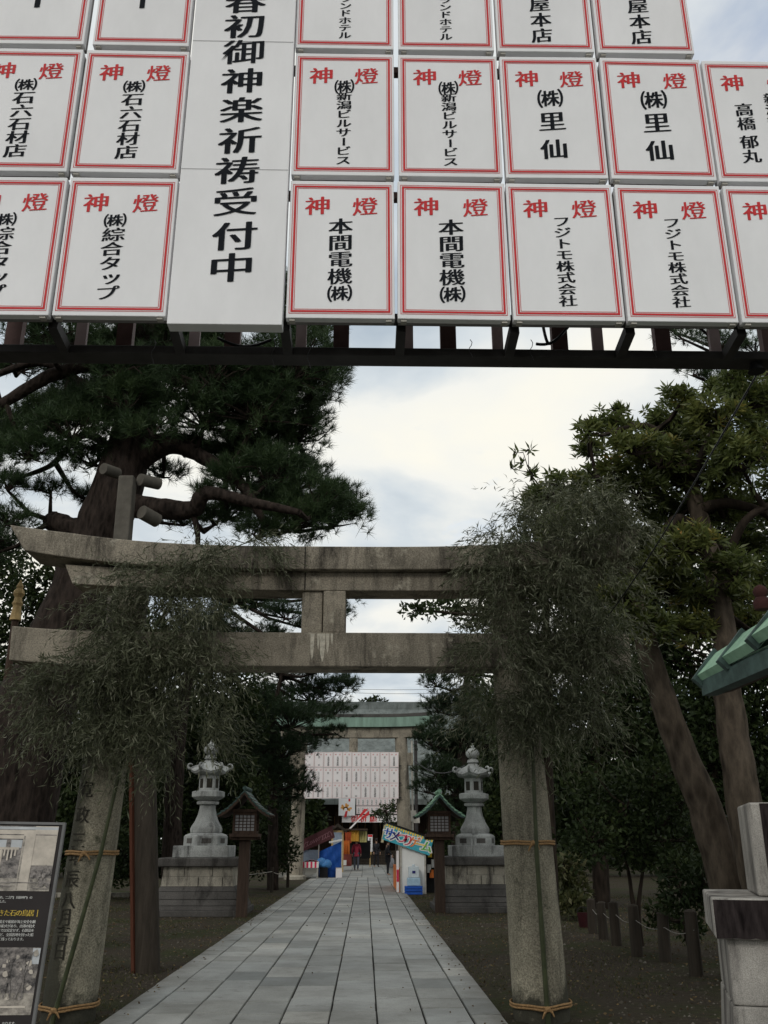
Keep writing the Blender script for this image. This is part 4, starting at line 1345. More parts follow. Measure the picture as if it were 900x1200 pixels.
# banner along the sloping roof edge: origin at its upper left, sheared parallelogram
TL_, TR_, BR_, BL_ = at(453, 964.5, SY - .1), at(508, 983.5, SY - .1), at(502.5, 1002.5, SY - .1), at(448, 983.5, SY - .1)
Xa = (TR_ - TL_); Za = (BL_ - TL_); Nn = Vector((0, -1, 0))
Wb, Hb = Xa.length, Za.length; Xn, Zn = Xa.normalized(), -Za.normalized()
def bq(mb, u0, v0, u1, v1, m=0, up=0.0):
    P = [TL_ + Xa * a + Za * b + Nn * up for a, b in ((u0, v1), (u1, v1), (u1, v0), (u0, v0))]
    mb.add(P, [(0, 1, 2, 3)], m)
q = MB(); P = [TL_ + Xa * a + Za * b for a, b in ((0, 1), (1, 1), (1, 0), (0, 0))]; P += [p_ + Vector((0, .03, 0)) for p_ in P]
q.add(P, [(0, 1, 2, 3), (7, 6, 5, 4), (0, 4, 5, 1), (1, 5, 6, 2), (2, 6, 7, 3), (3, 7, 4, 0)])
bn = q.build('banner', C['turq'], stall)
q = MB()
for k in range(20):
    a = (k + .5) / 20; bq(q, a - .016, .04, a + .016, .17 + .03 * (k % 2), 0, .004)
bq(q, 0, 0.0, 1, .035, 1, .005)
q.build('tassel_trim', [C['yellow'], M['ink']], bn)
q = MB()
for k, (ch, cm) in enumerate(zip('サメつりゲーム', range(7))):
    cx_ = (0.10 + k * 0.134) * Wb; cz_ = -(0.55 + 0.02 * (k % 2)) * Hb
    put(q, ch, cx_, cz_, .33, 0, 7, fat=(-.09, -.05, 0, .05, .09), axes=(TL_, Xn, Zn, Nn), off=.05, vertical=False, up=.005)
    put(q, ch, cx_, cz_, .32, 0, cm, fat=(-.04, -.015, .015, .04), axes=(TL_, Xn, Zn, Nn), off=.012, vertical=False, up=.012)
q.build('lettering', [C['blue'], C['navy'], C['pinkred'], C['pinkred'], C['orange'], C['yellow'], C['green'], M['white']], bn)
q = MB(); a_, b_ = TL_ + Vector((0, .1, .05)), TR_ + Vector((0, .1, .05))
vs = [a_, b_, b_ + Vector((0, 5, 0)), a_ + Vector((0, 5, 0))]; vs += [v_ - Vector((0, 0, .04)) for v_ in vs]
q.add(vs, [(3, 2, 1, 0), (4, 5, 6, 7), (0, 1, 5, 4), (1, 2, 6, 5), (2, 3, 7, 6), (3, 0, 4, 7)]); q.build('canopy', M['black'], stall)
q = MB()
for k in range(16):
    y0_ = SY + .05 + k * .3
    q.add([(TL_.x + .01, y0_, TL_.z), (TL_.x + .01, y0_ + .29, TL_.z), (TL_.x - .10, y0_ + .29, TL_.z - .58), (TL_.x - .10, y0_, TL_.z - .58)], [(0, 1, 2, 3)], k % 2)
q.build('front_valance', [C['yellow'], M['white']], stall)
q = MB(); q.box((XS(466), SY + .3, 0), (XS(469), SY + 4.8, .75)); q.build('counter', C['orange'], stall)
q = MB(); q.box((XS(464.5, y=SY + .1), SY + .1, .05), (XS(467.5, y=SY + .1), SY + .16, 1.25)); q.build('side_post', M['board_pink'], stall)
q = MB(); q.box((XS(464.7, y=SY + .1), SY + .09, .35), (XS(467.3, y=SY + .1), SY + .098, .7)); q.build('red_panel', C['pinkred'], stall)
# goods behind the stall
q = MB()
for k, (u, v) in enumerate(((504, 1000), (508, 1012), (506, 1024), (511, 1004), (503, 1018))):
    a_ = at(u, v, SY + .6); q.box((a_.x - .06, SY + .6, a_.z - .12), (a_.x + .06, SY + .75, a_.z + .12), k % 3)
q.box((XS(499), SY + .8, 0), (XS(517), SY + .86, 1.3), 3)
q.build('shelf_goods', [C['yellow'], M['white'], C['orange'], M['black']], stall)
wt_ = thing('water_container', at(484, 1043, SY - .25), 'pale plastic water container standing on a blue crate by the white stall wall', 'container')
cx_ = XS(484.5, y=SY - .25); yy = SY - .25
q = MB(); q.box((cx_ - .16, yy - .13, .48), (cx_ + .16, yy + .13, .80)); q.lathe((cx_, yy, .80), [(.05, 0), (.05, .05), (.03, .06)], 10)
q.build('jug', C['bottle'], wt_, bevel=.03)
q = MB(); q.box((cx_ - .05, yy - .134, .60), (cx_ + .05, yy - .1315, .68)); q.build('label_patch', C['navy'], wt_)
q = MB(); q.box((cx_ - .20, yy - .15, .25), (cx_ + .20, yy + .15, .475)); q.build('tray', C['lightblue'], wt_, bevel=.02)
cr = thing('plastic_crate', (cx_, yy, 0), 'blue plastic crate on the ground below the water container', 'crate')
q = MB()
for zz in (0.005, .09, .17): q.box((cx_ - .28, yy - .18, zz), (cx_ + .26, yy + .18, zz + .068))
q.build('body', C['blue'], cr, bevel=.008)

# left side: stall with maroon banner and blue sheet
LY = 43.2
ls = thing('tarp_stall', (at(375, 1018, LY).x, LY, 0), 'stall with dark maroon sloping banner and blue tarpaulin side, left of the path', 'market stall')
P = [at(u, v, LY) for u, v in ((352, 999), (392.5, 981.5), (389, 967.5), (352, 985))]; P += [p_ + Vector((0, .04, 0)) for p_ in P]
q = MB(); q.add(P, [(0, 1, 2, 3), (7, 6, 5, 4), (0, 4, 5, 1), (1, 5, 6, 2), (2, 6, 7, 3), (3, 7, 4, 0)]); bn = q.build('banner', C['maroon'], ls)
q = MB(); P0 = at(357, 990.5, LY - .006); P1 = at(388, 976.5, LY - .006)
for k in range(9):
    c_ = P0.lerp(P1, (k + .3) / 9); pts = []
    for j in range(8):
        a = j * .75 + k * 1.7; pts.append(c_ + Vector((math.cos(a) * .08 + j * .008, 0, math.sin(a * 1.2) * .11)))
    q.tube(pts, .014, 4)
q.build('faded_script', C['dullpink'], bn)
q = MB(); nx, nz = 14, 8; vs = []
for i in range(nx + 1):
    for j in range(nz + 1):
        u = 373 + 28 * i / nx; x_ = at(u, 1000, LY + .15).x; zt_ = at(u, 998.5 - 13 * i / nx, LY + .15).z; z_ = .02 + (zt_ - .02) * j / nz
        vs.append((x_, LY + .15 + .10 * math.sin(i * 1.4 + j * .9) * (1 - j / nz * .6) + .05 * math.sin(i * .7 - j * 1.9), z_))
q.add(vs, [(i * (nz + 1) + j, (i + 1) * (nz + 1) + j, (i + 1) * (nz + 1) + j + 1, i * (nz + 1) + j + 1) for i in range(nx) for j in range(nz)])
q.build('blue_sheet', C['tarp'], ls, smooth=180)
q = MB(); q.box((at(354, 1000, LY + .1).x, LY + .1, .5), (at(373, 1000, LY + .1).x, LY + .12, at(360, 996, LY).z)); q.build('vinyl_side', C['vinyl'], ls)
q = MB()
for u in (354, 373.5, 400.5): a_ = at(u, 1000, LY + .05).x; q = MB(); q.box((a_ - .02, LY + .02, 0), (a_ + .02, LY + .08, at(u, 995 - (u - 354) * .35, LY).z)); q.build('frame_pole', M['clip'], ls)
P = [at(u, v, LY + .1) for u, v in ((352, 985), (390, 967))]; q = MB()
vs = [P[0], P[1], P[1] + Vector((0, 3.5, .0)), P[0] + Vector((0, 3.5, 0))]; vs += [v_ - Vector((0, 0, .04)) for v_ in vs]
q.add(vs, [(3, 2, 1, 0), (4, 5, 6, 7), (0, 1, 5, 4), (1, 2, 6, 5), (2, 3, 7, 6), (3, 0, 4, 7)]); q.build('canopy', C['maroon'], ls)
q = MB()
for k in range(9):
    u = 387 + k * 1.6; a_ = at(u, 987 - k * .3, LY + .02); q.sphere(a_, .06, 6, sq=(1, .4, .8))
q.build('white_frill', M['white'], ls)
ct = thing('stall_table', (at(364, 1015, LY - .6).x, LY - .6, 0), 'small table under a red and white striped cloth before the blue tarpaulin', 'table')
x0, x1 = at(355, 1010, LY - .6).x, at(374, 1010, LY - .6).x
q = MB(); q.box((x0, LY - 1, .62), (x1, LY - .3, .66)); q.build('table_top', M['white'], ct)
q = MB()
for xx in (x0 + .05, x1 - .05):
    for y_ in (LY - .95, LY - .35): q.box((xx - .02, y_ - .02, 0), (xx + .02, y_ + .02, .618))
q.build('leg', M['clip'], ct)
q = MB()
for k in range(8):
    for j in range(6):
        xa, xb = x0 + (x1 - x0) * k / 8, x0 + (x1 - x0) * (k + 1) / 8
        f = lambda x_, j_: .67 + .10 * abs(math.sin((x_ - x0) * 4)) * (1 if j_ < 3 else .3)
        q.add([(xa, LY - 1.01 + .12 * j, f(xa, j)), (xb, LY - 1.01 + .12 * j, f(xb, j)), (xb, LY - 1.01 + .12 * (j + 1), f(xb, j + 1)), (xa, LY - 1.01 + .12 * (j + 1), f(xa, j + 1))], [(0, 1, 2, 3)], (k + j // 2) % 2)
    xa, xb = x0 + (x1 - x0) * k / 8, x0 + (x1 - x0) * (k + 1) / 8
    q.add([(xa, LY - 1.012, .45), (xb, LY - 1.012, .45), (xb, LY - 1.012, .69), (xa, LY - 1.012, .69)], [(0, 1, 2, 3)], k % 2)
q.build('striped_cloth', [C['pinkred'], M['white']], ct)
um = thing('blue_cover', at(380, 1012, LY - .3), 'bunched light blue plastic cover leaning on the blue tarpaulin', 'cover')
q = MB(); c_ = at(379, 1012, LY - .3)
for k in range(4): q.sphere((c_.x + .12 * k - .2, LY - .35, c_.z + .06 * math.sin(k * 2)), .22, 8, sq=(1, .6, .7 + .2 * (k % 2)))
q.build('sheet', plain('pale blue plastic', (.06, .20, .46), .4), um, smooth=60)
q = MB(); q.box((c_.x - .16, LY - .5, 0), (c_.x + .2, LY - .2, c_.z - .15)); q.build('base_box', M['black'], um)
bx = thing('cardboard_box', at(397, 1012, LY - .4), 'pale box on the ground at the foot of the blue tarpaulin', 'box')
a_ = at(397, 1014, LY - .4); q = MB(); q.box((a_.x - .12, LY - .5, 0.0), (a_.x + .14, LY - .25, .42)); q.build('body', M['board_pink'], bx, bevel=.005)
q = MB(); q.box((a_.x - .13, LY - .51, .421), (a_.x + .15, LY - .24, .44)); q.build('lid', M['clip'], bx)

OY = 53
os_ = thing('orange_stall', (at(412, 1010, OY).x, OY, 0), 'far stall hung with orange and yellow cloth behind the walker in red', 'market stall')
def bx_(name, u0, u1, v0, v1, mat, y=OY, d=.1):
    a_, b_ = at(u0, v1, y), at(u1, v0, y); q = MB(); q.box((a_.x, y, max(0, a_.z)), (b_.x, y + d, b_.z)); return q.build(name, mat, os_)
def drape(name, u0, u1, v0, v1, mat, y=OY, amp=.12, n=10):
    a_, b_ = at(u0, v1, y), at(u1, v0, y); q = MB(); vs = []
    for i in range(n + 1):
        x_ = a_.x + (b_.x - a_.x) * i / n
        for z_, f in ((max(.02, a_.z), 1), (b_.z, .3)): vs.append((x_, y + amp * f * math.sin(i * 2.1), z_))
    q.add(vs, [(2 * i, 2 * i + 2, 2 * i + 3, 2 * i + 1) for i in range(n)]); return q.build(name, mat, os_, smooth=180)
drape('orange_cloth', 401, 410, 985, 1003, plain('orange cloth', (.55, .15, .03), .7), OY - .3)
drape('yellow_cloth', 409, 421, 972, 986, plain('amber cloth', (.55, .30, .05), .7), OY)
drape('pale_cloth', 420, 430, 974, 987, plain('pale yellow cloth', (.50, .46, .20), .7), OY + .3)
drape('red_cloth', 404, 412, 975, 988, plain('brick cloth', (.40, .08, .03), .7), OY - .1)
bx_('counter', 401, 412, 1001, 1015, plain('reddish counter', (.20, .05, .04), .7), OY - .4, .6)
bx_('roof_edge', 400, 431, 971, 973, M['wood_red'], OY - .2, 3)
bx_('back_wall', 408, 434, 985, 1006, M['black'], OY + 1.5, .1)
bx_('goods', 402, 406, 1008, 1014, M['white'], OY - .7, .2)
gb = thing('gable_stall', (at(396, 985, 50).x, 50, 0), 'small wooden gabled booth rising behind the maroon banner', 'booth')
pk, e0, e1 = at(396, 965, 50), at(385, 973, 50), at(406, 973, 50)
q = MB(); vs = [pk, e0, e0 - Vector((0, 0, .12)), pk - Vector((0, 0, .16)), e1 - Vector((0, 0, .12)), e1]; n6 = len(vs); vs += [v_ + Vector((0, 1.2, 0)) for v_ in vs]
q.add(vs, [(0, 1, 2, 3), (0, 3, 4, 5), (0, 6, 7, 1), (5, 11, 6, 0), (1, 7, 8, 2), (4, 10, 11, 5), (6, 9, 8, 7), (6, 11, 10, 9)]); q.build('roof', M['wood_post'], gb)
q = MB(); q.box((e0.x + .15, 50.2, 0), (e1.x - .15, 50.9, e0.z)); q.build('body', M['gilt'], gb)
q = MB(); q.box((e0.x + .25, 50.15, e0.z - 1.0), (e1.x - .25, 50.19, e0.z - .1)); q.build('front_panel', C['vinyl'], gb)

# ------------------------------------------------------------------ people
def skin_mesh(verts, edges, radii, sub=1, root=0):
    me = bpy.data.meshes.new('skin')
    me.from_pydata([tuple(v) for v in verts], edges, [])
    o = bpy.data.objects.new('skin', me); COL.objects.link(o)
    md = o.modifiers.new('s', 'SKIN'); md.use_smooth_shade = True
    lay = me.skin_vertices[0]
    for k, r in enumerate(radii):
        lay.data[k].radius = r if isinstance(r, tuple) else (r, r)
        lay.data[k].use_root = (k == root)
    if sub:
        ss = o.modifiers.new('u', 'SUBSURF'); ss.levels = sub; ss.render_levels = sub
    dg = bpy.context.evaluated_depsgraph_get(); dg.update()
    out = bpy.data.meshes.new_from_object(o.evaluated_get(dg))
    bpy.data.objects.remove(o); bpy.data.meshes.remove(me)
    return out


def person(loc, rz, h, label, top, legs_mat, shoes, stride=0.16, arm=0.1, coat=0.0, arm_bend=0.0):
    """a standing or walking figure facing local -Y before rotation"""
    o = thing('person', loc, label, 'person')
    k = h / 1.70
    Rz = Matrix.Rotation(rz, 3, 'Z')
    def P(x, y, z): return Rz @ Vector((x, y, z)) * k
    J = dict(pel=(0, 0, .94), spine=(0, .0, 1.10), chest=(0, -.01, 1.30), neck=(0, -.01, 1.45), headb=(0, -.02, 1.53), head=(0, -.03, 1.62),
             hL=(.09, 0, .90), kL=(.10, -stride * .6, .50), aL=(.10, -stride * .55, .09), tL=(.10, -stride * .55 - .14, .04),
             hR=(-.09, 0, .90), kR=(-.10, stride * .1, .50), aR=(-.10, stride * .9, .10), tR=(-.10, stride * .9 - .13, .04),
             sL=(.17, 0, 1.40), eL=(.23, arm * .7 + .03, 1.14), wL=(.24, arm * .2 - .08 - arm_bend, .92 + arm_bend * .7),
             sR=(-.17, 0, 1.40), eR=(-.23, -arm * .4 + .05, 1.14), wR=(-.24, -arm * 1.2 - .02 - arm_bend, .92 + arm_bend * .7))
    names = list(J); idx = {n_: i for i, n_ in enumerate(names)}
    rad = dict(pel=.13, spine=.12, chest=.135, neck=.05, headb=.06, head=.085, hL=.085, kL=.055, aL=.038, tL=.03, hR=.085, kR=.055, aR=.038, tR=.03, sL=.055, eL=.04, wL=.026, sR=.055, eR=.04, wR=.026)
    E_ = [('pel', 'spine'), ('spine', 'chest'), ('chest', 'neck'), ('neck', 'headb'), ('headb', 'head'), ('pel', 'hL'), ('hL', 'kL'), ('kL', 'aL'), ('aL', 'tL'), ('pel', 'hR'), ('hR', 'kR'), ('kR', 'aR'), ('aR', 'tR'),
          ('chest', 'sL'), ('sL', 'eL'), ('eL', 'wL'), ('chest', 'sR'), ('sR', 'eR'), ('eR', 'wR')]
    V = [P(*J[n_]) for n_ in names]; Rr = [rad[n_] * k for n_ in names]; ED = [(idx[a], idx[b_]) for a, b_ in E_]
    for s_, w in ((1, 'wL'), (-1, 'wR')):
        w0 = Vector(J[w]); palm = w0 + Vector((0, -.02, -.07)); V.append(P(*palm)); Rr.append(.026 * k); pi_ = len(V) - 1; ED.append((idx[w], pi_))
        for f in range(5):
            if f == 4: b1, b2 = w0 + Vector((0, -.055, -.06)), w0 + Vector((0, -.075, -.10))
            else:
                yy = -.035 + .02 * f; b1 = palm + Vector((0, yy + .02, -.05)); b2 = palm + Vector((-.012 * s_, yy + .02, -.085 - .008 * (1 if f in (1, 2) else 0)))
            V.append(P(*b1)); Rr.append(.009 * k); V.append(P(*b2)); Rr.append(.007 * k)
            ED += [(pi_, len(V) - 2), (len(V) - 2, len(V) - 1)]
    link('body', skin_mesh(V, ED, Rr), C['skin'], o)
    def sub(ns, grow, extra=()):
        ii = {n_: i for i, n_ in enumerate(ns)}
        vs = [P(*J[n_]) for n_ in ns]; rr = [(rad[n_] + grow.get(n_, .018)) * k for n_ in ns]
        ee = [(ii[a], ii[b_]) for a, b_ in E_ if a in ii and b_ in ii]
        for frm, pos, r in extra:
            vs.append(P(*pos)); rr.append(r * k); ee.append((ii[frm], len(vs) - 1))
        return skin_mesh(vs, ee, rr)
    link('jacket', sub(['pel', 'spine', 'chest', 'neck', 'sL', 'eL', 'wL', 'sR', 'eR', 'wR'], dict(neck=.012, pel=.03, spine=.04, chest=.03), [('pel', (0, 0, .82 - coat), .155)]), top, o)
    link('trousers', sub(['pel', 'hL', 'kL', 'aL', 'hR', 'kR', 'aR'], dict(pel=-.005, hL=.012, hR=.012)), legs_mat, o)
    link('shoes', skin_mesh([P(*J['aL']), P(*J['tL']), P(*J['aR']), P(*J['tR'])], [(0, 1), (2, 3)], [.055 * k, .045 * k, .055 * k, .045 * k]), shoes, o)
    q = MB(); hc = o.location + P(0, -.012, 1.655); q.sphere(hc, .105 * k, 12, sq=(1, 1.08, 1.05)); hr = q.build('hair', C['hair'], o, smooth=180)
    # face: nose, ears, eyes, mouth
    q = MB(); q.sphere(o.location + P(0, -.128, 1.60), .016 * k, 6)
    for s_ in (-1, 1): q.sphere(o.location + P(.09 * s_, -.03, 1.60), .02 * k, 6)
    q.build('nose_and_ears', C['skin'], o, smooth=180)
    q = MB()
    for s_ in (-1, 1): q.sphere(o.location + P(.035 * s_, -.112, 1.615), .010 * k, 6)
    q.sphere(o.location + P(0, -.108, 1.555), .012 * k, 6, sq=(1.8, .6, .5))
    q.build('eyes_and_mouth', C['hair'], o)
    return o


M['boots'] = plain('black boots', (.012, .011, .011), .5)
q_ = gnd(417.5, 1020.5)
person(q_, math.pi - .1, 1.60, 'walker in a dark red jacket and grey jeans seen from behind on the far path', C['jacket'], C['denim'], M['boots'], .10, .12, .0)
q_ = gnd(454.5, 1026.5)
person(q_, math.pi / 2 + .2, 1.58, 'person in long black coat standing at the front of the game stall', C['darkcloth'], C['darkcloth'], M['boots'], .04, .04, .25, .1)
q_ = gnd(441, 1003)
person(Vector((at(441, 1000, 60).x, 60, 0)), .4, 1.62, 'small distant figure in dark clothes near the hall steps', C['darkcloth'], C['darkcloth'], M['boots'], .12, .1)
gb_ = gnd(457.5, 1024)
o = thing('carrier_bag', gb_, 'grey plastic carrier bag held beside the person in black', 'bag')
q = MB(); q.lathe(gb_ + Vector((.03, 0, .28)), [(.08, 0), (.17, .05), (.16, .35), (.06, .55), (.02, .62)], 10, flat=.7); q.build('sack', C['greybag'], o, smooth=60)
q = MB(); q.tube([gb_ + Vector((.03, 0, .88)), gb_ + Vector((0, 0, .96)), gb_ + Vector((-.02, 0, .9))], .01, 5); q.build('handle', C['greybag'], o)

# ------------------------------------------------------------------ information panel, lower left
IY = 4.6
TR = at(77, 964, IY); BRt = at(36, 1215, IY - .05)
TLp = TR + Vector((-0.86, -0.10, 0.012))
Xn = (TR - TLp).normalized()
Zn = (TR - at(41, 1195, IY - .05)).normalized()
Nn = Xn.cross(Zn).normalized()
if Nn.y > 0: Nn = -Nn
PW = 0.87; PH = 1.30
ip = thing('information_panel', TR - Zn * PH, 'black information panel with two old photographs at the lower left corner', 'information board')
def ipq(mb, x0, x1, z0, z1, m=0, up=0.0):       # x measured left from the right edge, z down from the top
    P = [TR - Xn * a - Zn * b + Nn * up for a, b in ((x1, z1), (x0, z1), (x0, z0), (x1, z0))]
    mb.add(P, [(0, 1, 2, 3)], m)
def ipbox(mb, x0, x1, z0, z1, f, b, m=0):
    P = [TR - Xn * a - Zn * c_ + Nn * u for u in (b, f) for a, c_ in ((x1, z1), (x0, z1), (x0, z0), (x1, z0))]
    mb.add(P, [(3, 2, 1, 0), (4, 5, 6, 7), (0, 1, 5, 4), (1, 2, 6, 5), (2, 3, 7, 6), (3, 0, 4, 7)], m)
q = MB(); ipbox(q, 0.012, PW - .012, 0.012, PH - .012, 0, -.02)
q.build('panel', plain('matt black print', (.025, .021, .021), .5, .15), ip)
q = MB()
ipbox(q, 0, .011, 0, PH, .006, -.025); ipbox(q, PW - .011, PW, 0, PH, .006, -.025); ipbox(q, .0115, PW - .0115, 0, .011, .006, -.025); ipbox(q, .0115, PW - .0115, PH - .011, PH, .006, -.025)
q.build('edge_frame', plain('grey frame', (.14, .14, .14), .4), ip)
gx0 = TR - Zn * PH; q = MB()
for a in (.12, PW - .12):
    f = TR - Xn * a - Zn * (PH - .3) - Nn * .03; q.bar(f, Vector((f.x, f.y + .02, -.03)), .05)
q.build('leg', M['dark_steel'], ip)


def photo_mat(name, lo, hi, sc):
    m, n, l, p = new_mat(name)
    t = tex(n, l, sc, 10, 0.75, 'World', (1, 1, 1.4)); l.new(ramp(n, l, t.outputs['Fac'], [(0.38, lo), (0.50, [(a + b) / 2 for a, b in zip(lo, hi)]), (0.62, hi)]).outputs[0], p.inputs['Base Color'])
    p.inputs['Roughness'].default_value = 0.35
    return m


sep_dark = photo_mat('sepia print foliage', (.02, .018, .02), (.30, .27, .25), 22)
sep_mid = photo_mat('sepia print ground', (.10, .09, .08), (.42, .38, .33), 16)
sep_light = plain('sepia print highlight', (.50, .45, .39), .5, .25, 14)
sep_sky = plain('sepia print sky', (.48, .50, .52), .5, .2, 8)
px1 = 0.0042 * (IY / 4.6)                       # metres per photograph pixel on this panel
def photo(x0, x1, z0, z1, parts):
    q = MB(); ipq(q, x0, x1, z0, z1, 0, .002)
    for i, (a, b_, c_, d, m) in enumerate(parts): ipq(q, a, b_, c_, d, m, .0026 + .0003 * i)
    return q.build('old_photograph', [sep_dark, sep_mid, sep_light, sep_sky], ip)
photo(.027, .60, .018, .300, [(.027, .60, .245, .300, 1), (.027, .13, .018, .19, 2), (.027, .60, .022, .034, 3), (.027, .60, .036, .075, 2), (.03, .60, .055, .059, 0), (.18, .60, .080, .115, 3), (.19, .60, .112, .123, 2), (.125, .178, .050, .298, 2),
      (.168, .176, .062, .296, 1), (.26, .275, .125, .24, 2), (.33, .35, .08, .112, 0), (.23, .25, .08, .112, 0), (.06, .60, .262, .266, 0), (.20, .5, .276, .281, 0), (.03, .10, .288, .291, 0)])
q = MB(); random.seed(5)
for k in range(26):
    xx = .03 + random.random() * .088; zz = .275 - (random.random() ** 1.4) * (.10 - abs(xx - .08) * .7)
    r_ = random.uniform(.004, .013); pts = [TR - Xn * (xx + r_ * math.cos(a) * random.uniform(.6, 1.2)) - Zn * (zz + r_ * 1.3 * math.sin(a) * random.uniform(.6, 1.2)) + Nn * (.0078 + k * .00004) for a in [j * 2 * math.pi / 7 for j in range(7)]]
    q.add(pts, [tuple(range(7))], 0)
for k in range(8): ipq(q, .20 + k * .016, .207 + k * .016, .122, .15 + .01 * (k % 3), 1, .0078)
q.build('printed_trees', [sep_dark, sep_light], ip)
photo(.022, .60, .533, .800, [(.022, .60, .715, .800, 1), (.022, .055, .536, .60, 3), (.16, .60, .60, .614, 2), (.19, .60, .627, .637, 2), (.175, .195, .60, .74, 0), (.05, .60, .765, .772, 2)])
q = MB()
for k in range(40):
    xx = .03 + random.random() * .22; zz = .55 + random.random() * .19; r_ = random.uniform(.004, .016)
    pts = [TR - Xn * (xx + r_ * math.cos(a) * random.uniform(.5, 1.2)) - Zn * (zz + r_ * math.sin(a) * random.uniform(.5, 1.2)) + Nn * (.0062 + k * .00004) for a in [j * 2 * math.pi / 7 for j in range(7)]]
    q.add(pts, [tuple(range(7))], (0, 1, 0, 2)[k % 4])
for k, (xa, xb) in enumerate(((.10, .05), (.12, .16), (.07, .085), (.15, .13))):
    P0, P1 = TR - Xn * xa - Zn * .735 + Nn * .0082, TR - Xn * xb - Zn * .55 + Nn * .0082
    q.add([P0 - Xn * .004, P0 + Xn * .004, P1 + Xn * .002, P1 - Xn * .002], [(0, 1, 2, 3)], 0)
q.build('printed_garden', [sep_dark, sep_mid, sep_light], ip)
q = MB()
def line(txt, xr, z, s, m=0):
    n_ = len(txt)
    for k, ch in enumerate(txt):
        put(q, ch, -(xr + (n_ - k - .5) * s * 1.03), -z, s, 0, m, fat=(-.03, .03), axes=(TR, Xn, Zn, Nn), vertical=False, shear=0, up=.003)
line('れ、二之門(旧御神門)の', .095, .327, .0115); line('した。', .20, .344, .0115)
for k, s_ in enumerate(('した船主や船頭が海上安全を願', 'る石の狛犬があり、出港の狛犬', 'のままでは安定せず、石製品を', '灯籠など、全国各地を回った船', '今も多く残っております。')):
    line(s_, .064 + (.03 if k == 4 else 0), .428 + .0178 * k, .0128)
line('おります。', .07, .832, .0128)
q.build('white_lettering', plain('white print', (.62, .62, .60), .5), ip)
q = MB(); line('きた石の鳥居', .076, .392, .0255); ipq(q, .060, .0625, .378, .407, 0, .003)
q.build('yellow_heading', plain('yellow print', (.55, .40, .07), .5), ip)

# ------------------------------------------------------------------ stone pedestal, lower right
SYp = 5.6
cn = at(834, 1052, SYp)                          # near top corner of the cap
rot = -R(19.5)
def PD(x, y, z): return Vector((cn.x, cn.y, 0)) + Matrix.Rotation(rot, 3, 'Z') @ Vector((x, y, 0)) + Vector((0, 0, z))
def pbox(mb, x0, x1, y0, y1, z0, z1, t=0.0, m=0):
    vs = [PD(x, y, z) for z, e in ((z0, 0), (z1, t)) for x, y in ((x0 + e, y0 + e), (x1 - e, y0 + e), (x1 - e, y1 - e), (x0 + e, y1 - e))]
    mb.add(vs, [(3, 2, 1, 0), (4, 5, 6, 7), (0, 1, 5, 4), (1, 2, 6, 5), (2, 3, 7, 6), (3, 0, 4, 7)], m)
rot = R(-16.5)
ped = thing('stone_pedestal', PD(.6, .5, 0), 'stained granite pedestal with projecting cap at the lower right corner', 'pedestal')
zc = cn.z
q = MB(); pbox(q, 0, 1.3, 0, 1.1, zc - .215, zc - .003, 0); q.build('cap', M['granite_near'], ped, bevel=.012)
q = MB(); random.seed(3)
def drip(mb, x0, x1, y, zt, zb, n, amp):
    top, bot = [], []
    for i in range(n + 1):
        x = x0 + (x1 - x0) * i / n
        top.append(PD(x, y, zt)); bot.append(PD(x, y, zb + amp * random.random() ** 2))
    mb.add(top + bot, [(i, i + n + 1, i + n + 2, i + 1) for i in range(n)])
drip(q, 0.004, 1.29, -.0025, zc - .010, zc - .211, 44, .008)
drip(q, .34, 1.0, .2175, zc + .515, zc + .01, 60, .10)
q.build('stain_band', plain('black weather stain', (.026, .021, .021), .95, .75, 5, spec=.05, stretch=(5, 5, 1)), ped)
q = MB(); pbox(q, .055, .40, .05, 1.05, zc - .55, zc - .217, .004); pbox(q, .404, 1.25, .05, 1.05, zc - .55, zc - .217, .004); q.build('upper_course', M['granite_near'], ped, bevel=.01)
q = MB(); pbox(q, .02, .62, .015, 1.085, zc - .90, zc - .553, .03); pbox(q, .565, 1.28, .015, 1.085, zc - .90, zc - .553, .03); q.build('lower_course', M['granite_near'], ped, bevel=.01)
q = MB(); pbox(q, -.02, 1.32, -.02, 1.12, -.1, zc - .903, .01); q.build('foot_course', M['granite_dark'], ped, bevel=.01)
q = MB(); bxn = at(873, 1045, SYp + .4)
pbox(q, .27, 1.1, .22, .9, zc, zc + .52, .0); q.build('upper_block', M['granite_near'], ped, bevel=.014)

# ------------------------------------------------------------------ timber props behind the left pillar
q_ = gnd(174, 1140); p1 = at(168, 800, q_.y + .3)
tp = thing('timber_prop', q_, 'dark upright timber prop with rust red edge standing behind the left pillar', 'timber prop')
q = MB(); q.tube([q_ - Vector((0, 0, .1)), q_.lerp(p1, .5), p1], [.155, .15, .14], 14); q.build('post', M['wood_post'], tp, smooth=50)
d = Vector((-.165, -.04, 0)); q = MB(); q.bar(q_ + d, p1 + d, .07, .05); q.build('rust_strip', M['wood_rust'], tp)
PY = 12.6
b_ = at(150, 560, PY); a_ = at(143, 640, PY); foot = a_ + (a_ - b_) * (a_.z / (b_.z - a_.z)); foot.z = -.05
pp = thing('concrete_prop', foot, 'pale square prop post with short log arms holding up the pine limbs', 'tree prop')
q = MB(); q.bar(foot, b_, .23, .22); q.build('post', M['concrete'], pp, bevel=.02)
for u0, v0, u1, v1, r in ((121, 549, 138, 555, .085), (164, 562, 186, 567, .09), (166, 600, 184, 610, .105)):
    q = MB(); q.tube([at(u0, v0, PY), at(u1, v1, PY + .25)], r, 14); q.build('log_arm', M['concrete'], pp, smooth=40)
fp = at(18, 727, 15.5)
go = thing('carved_finial_post', (fp.x, fp.y, 0), 'slender post topped by a pale ochre carved finial beside the left pine trunk', 'post')
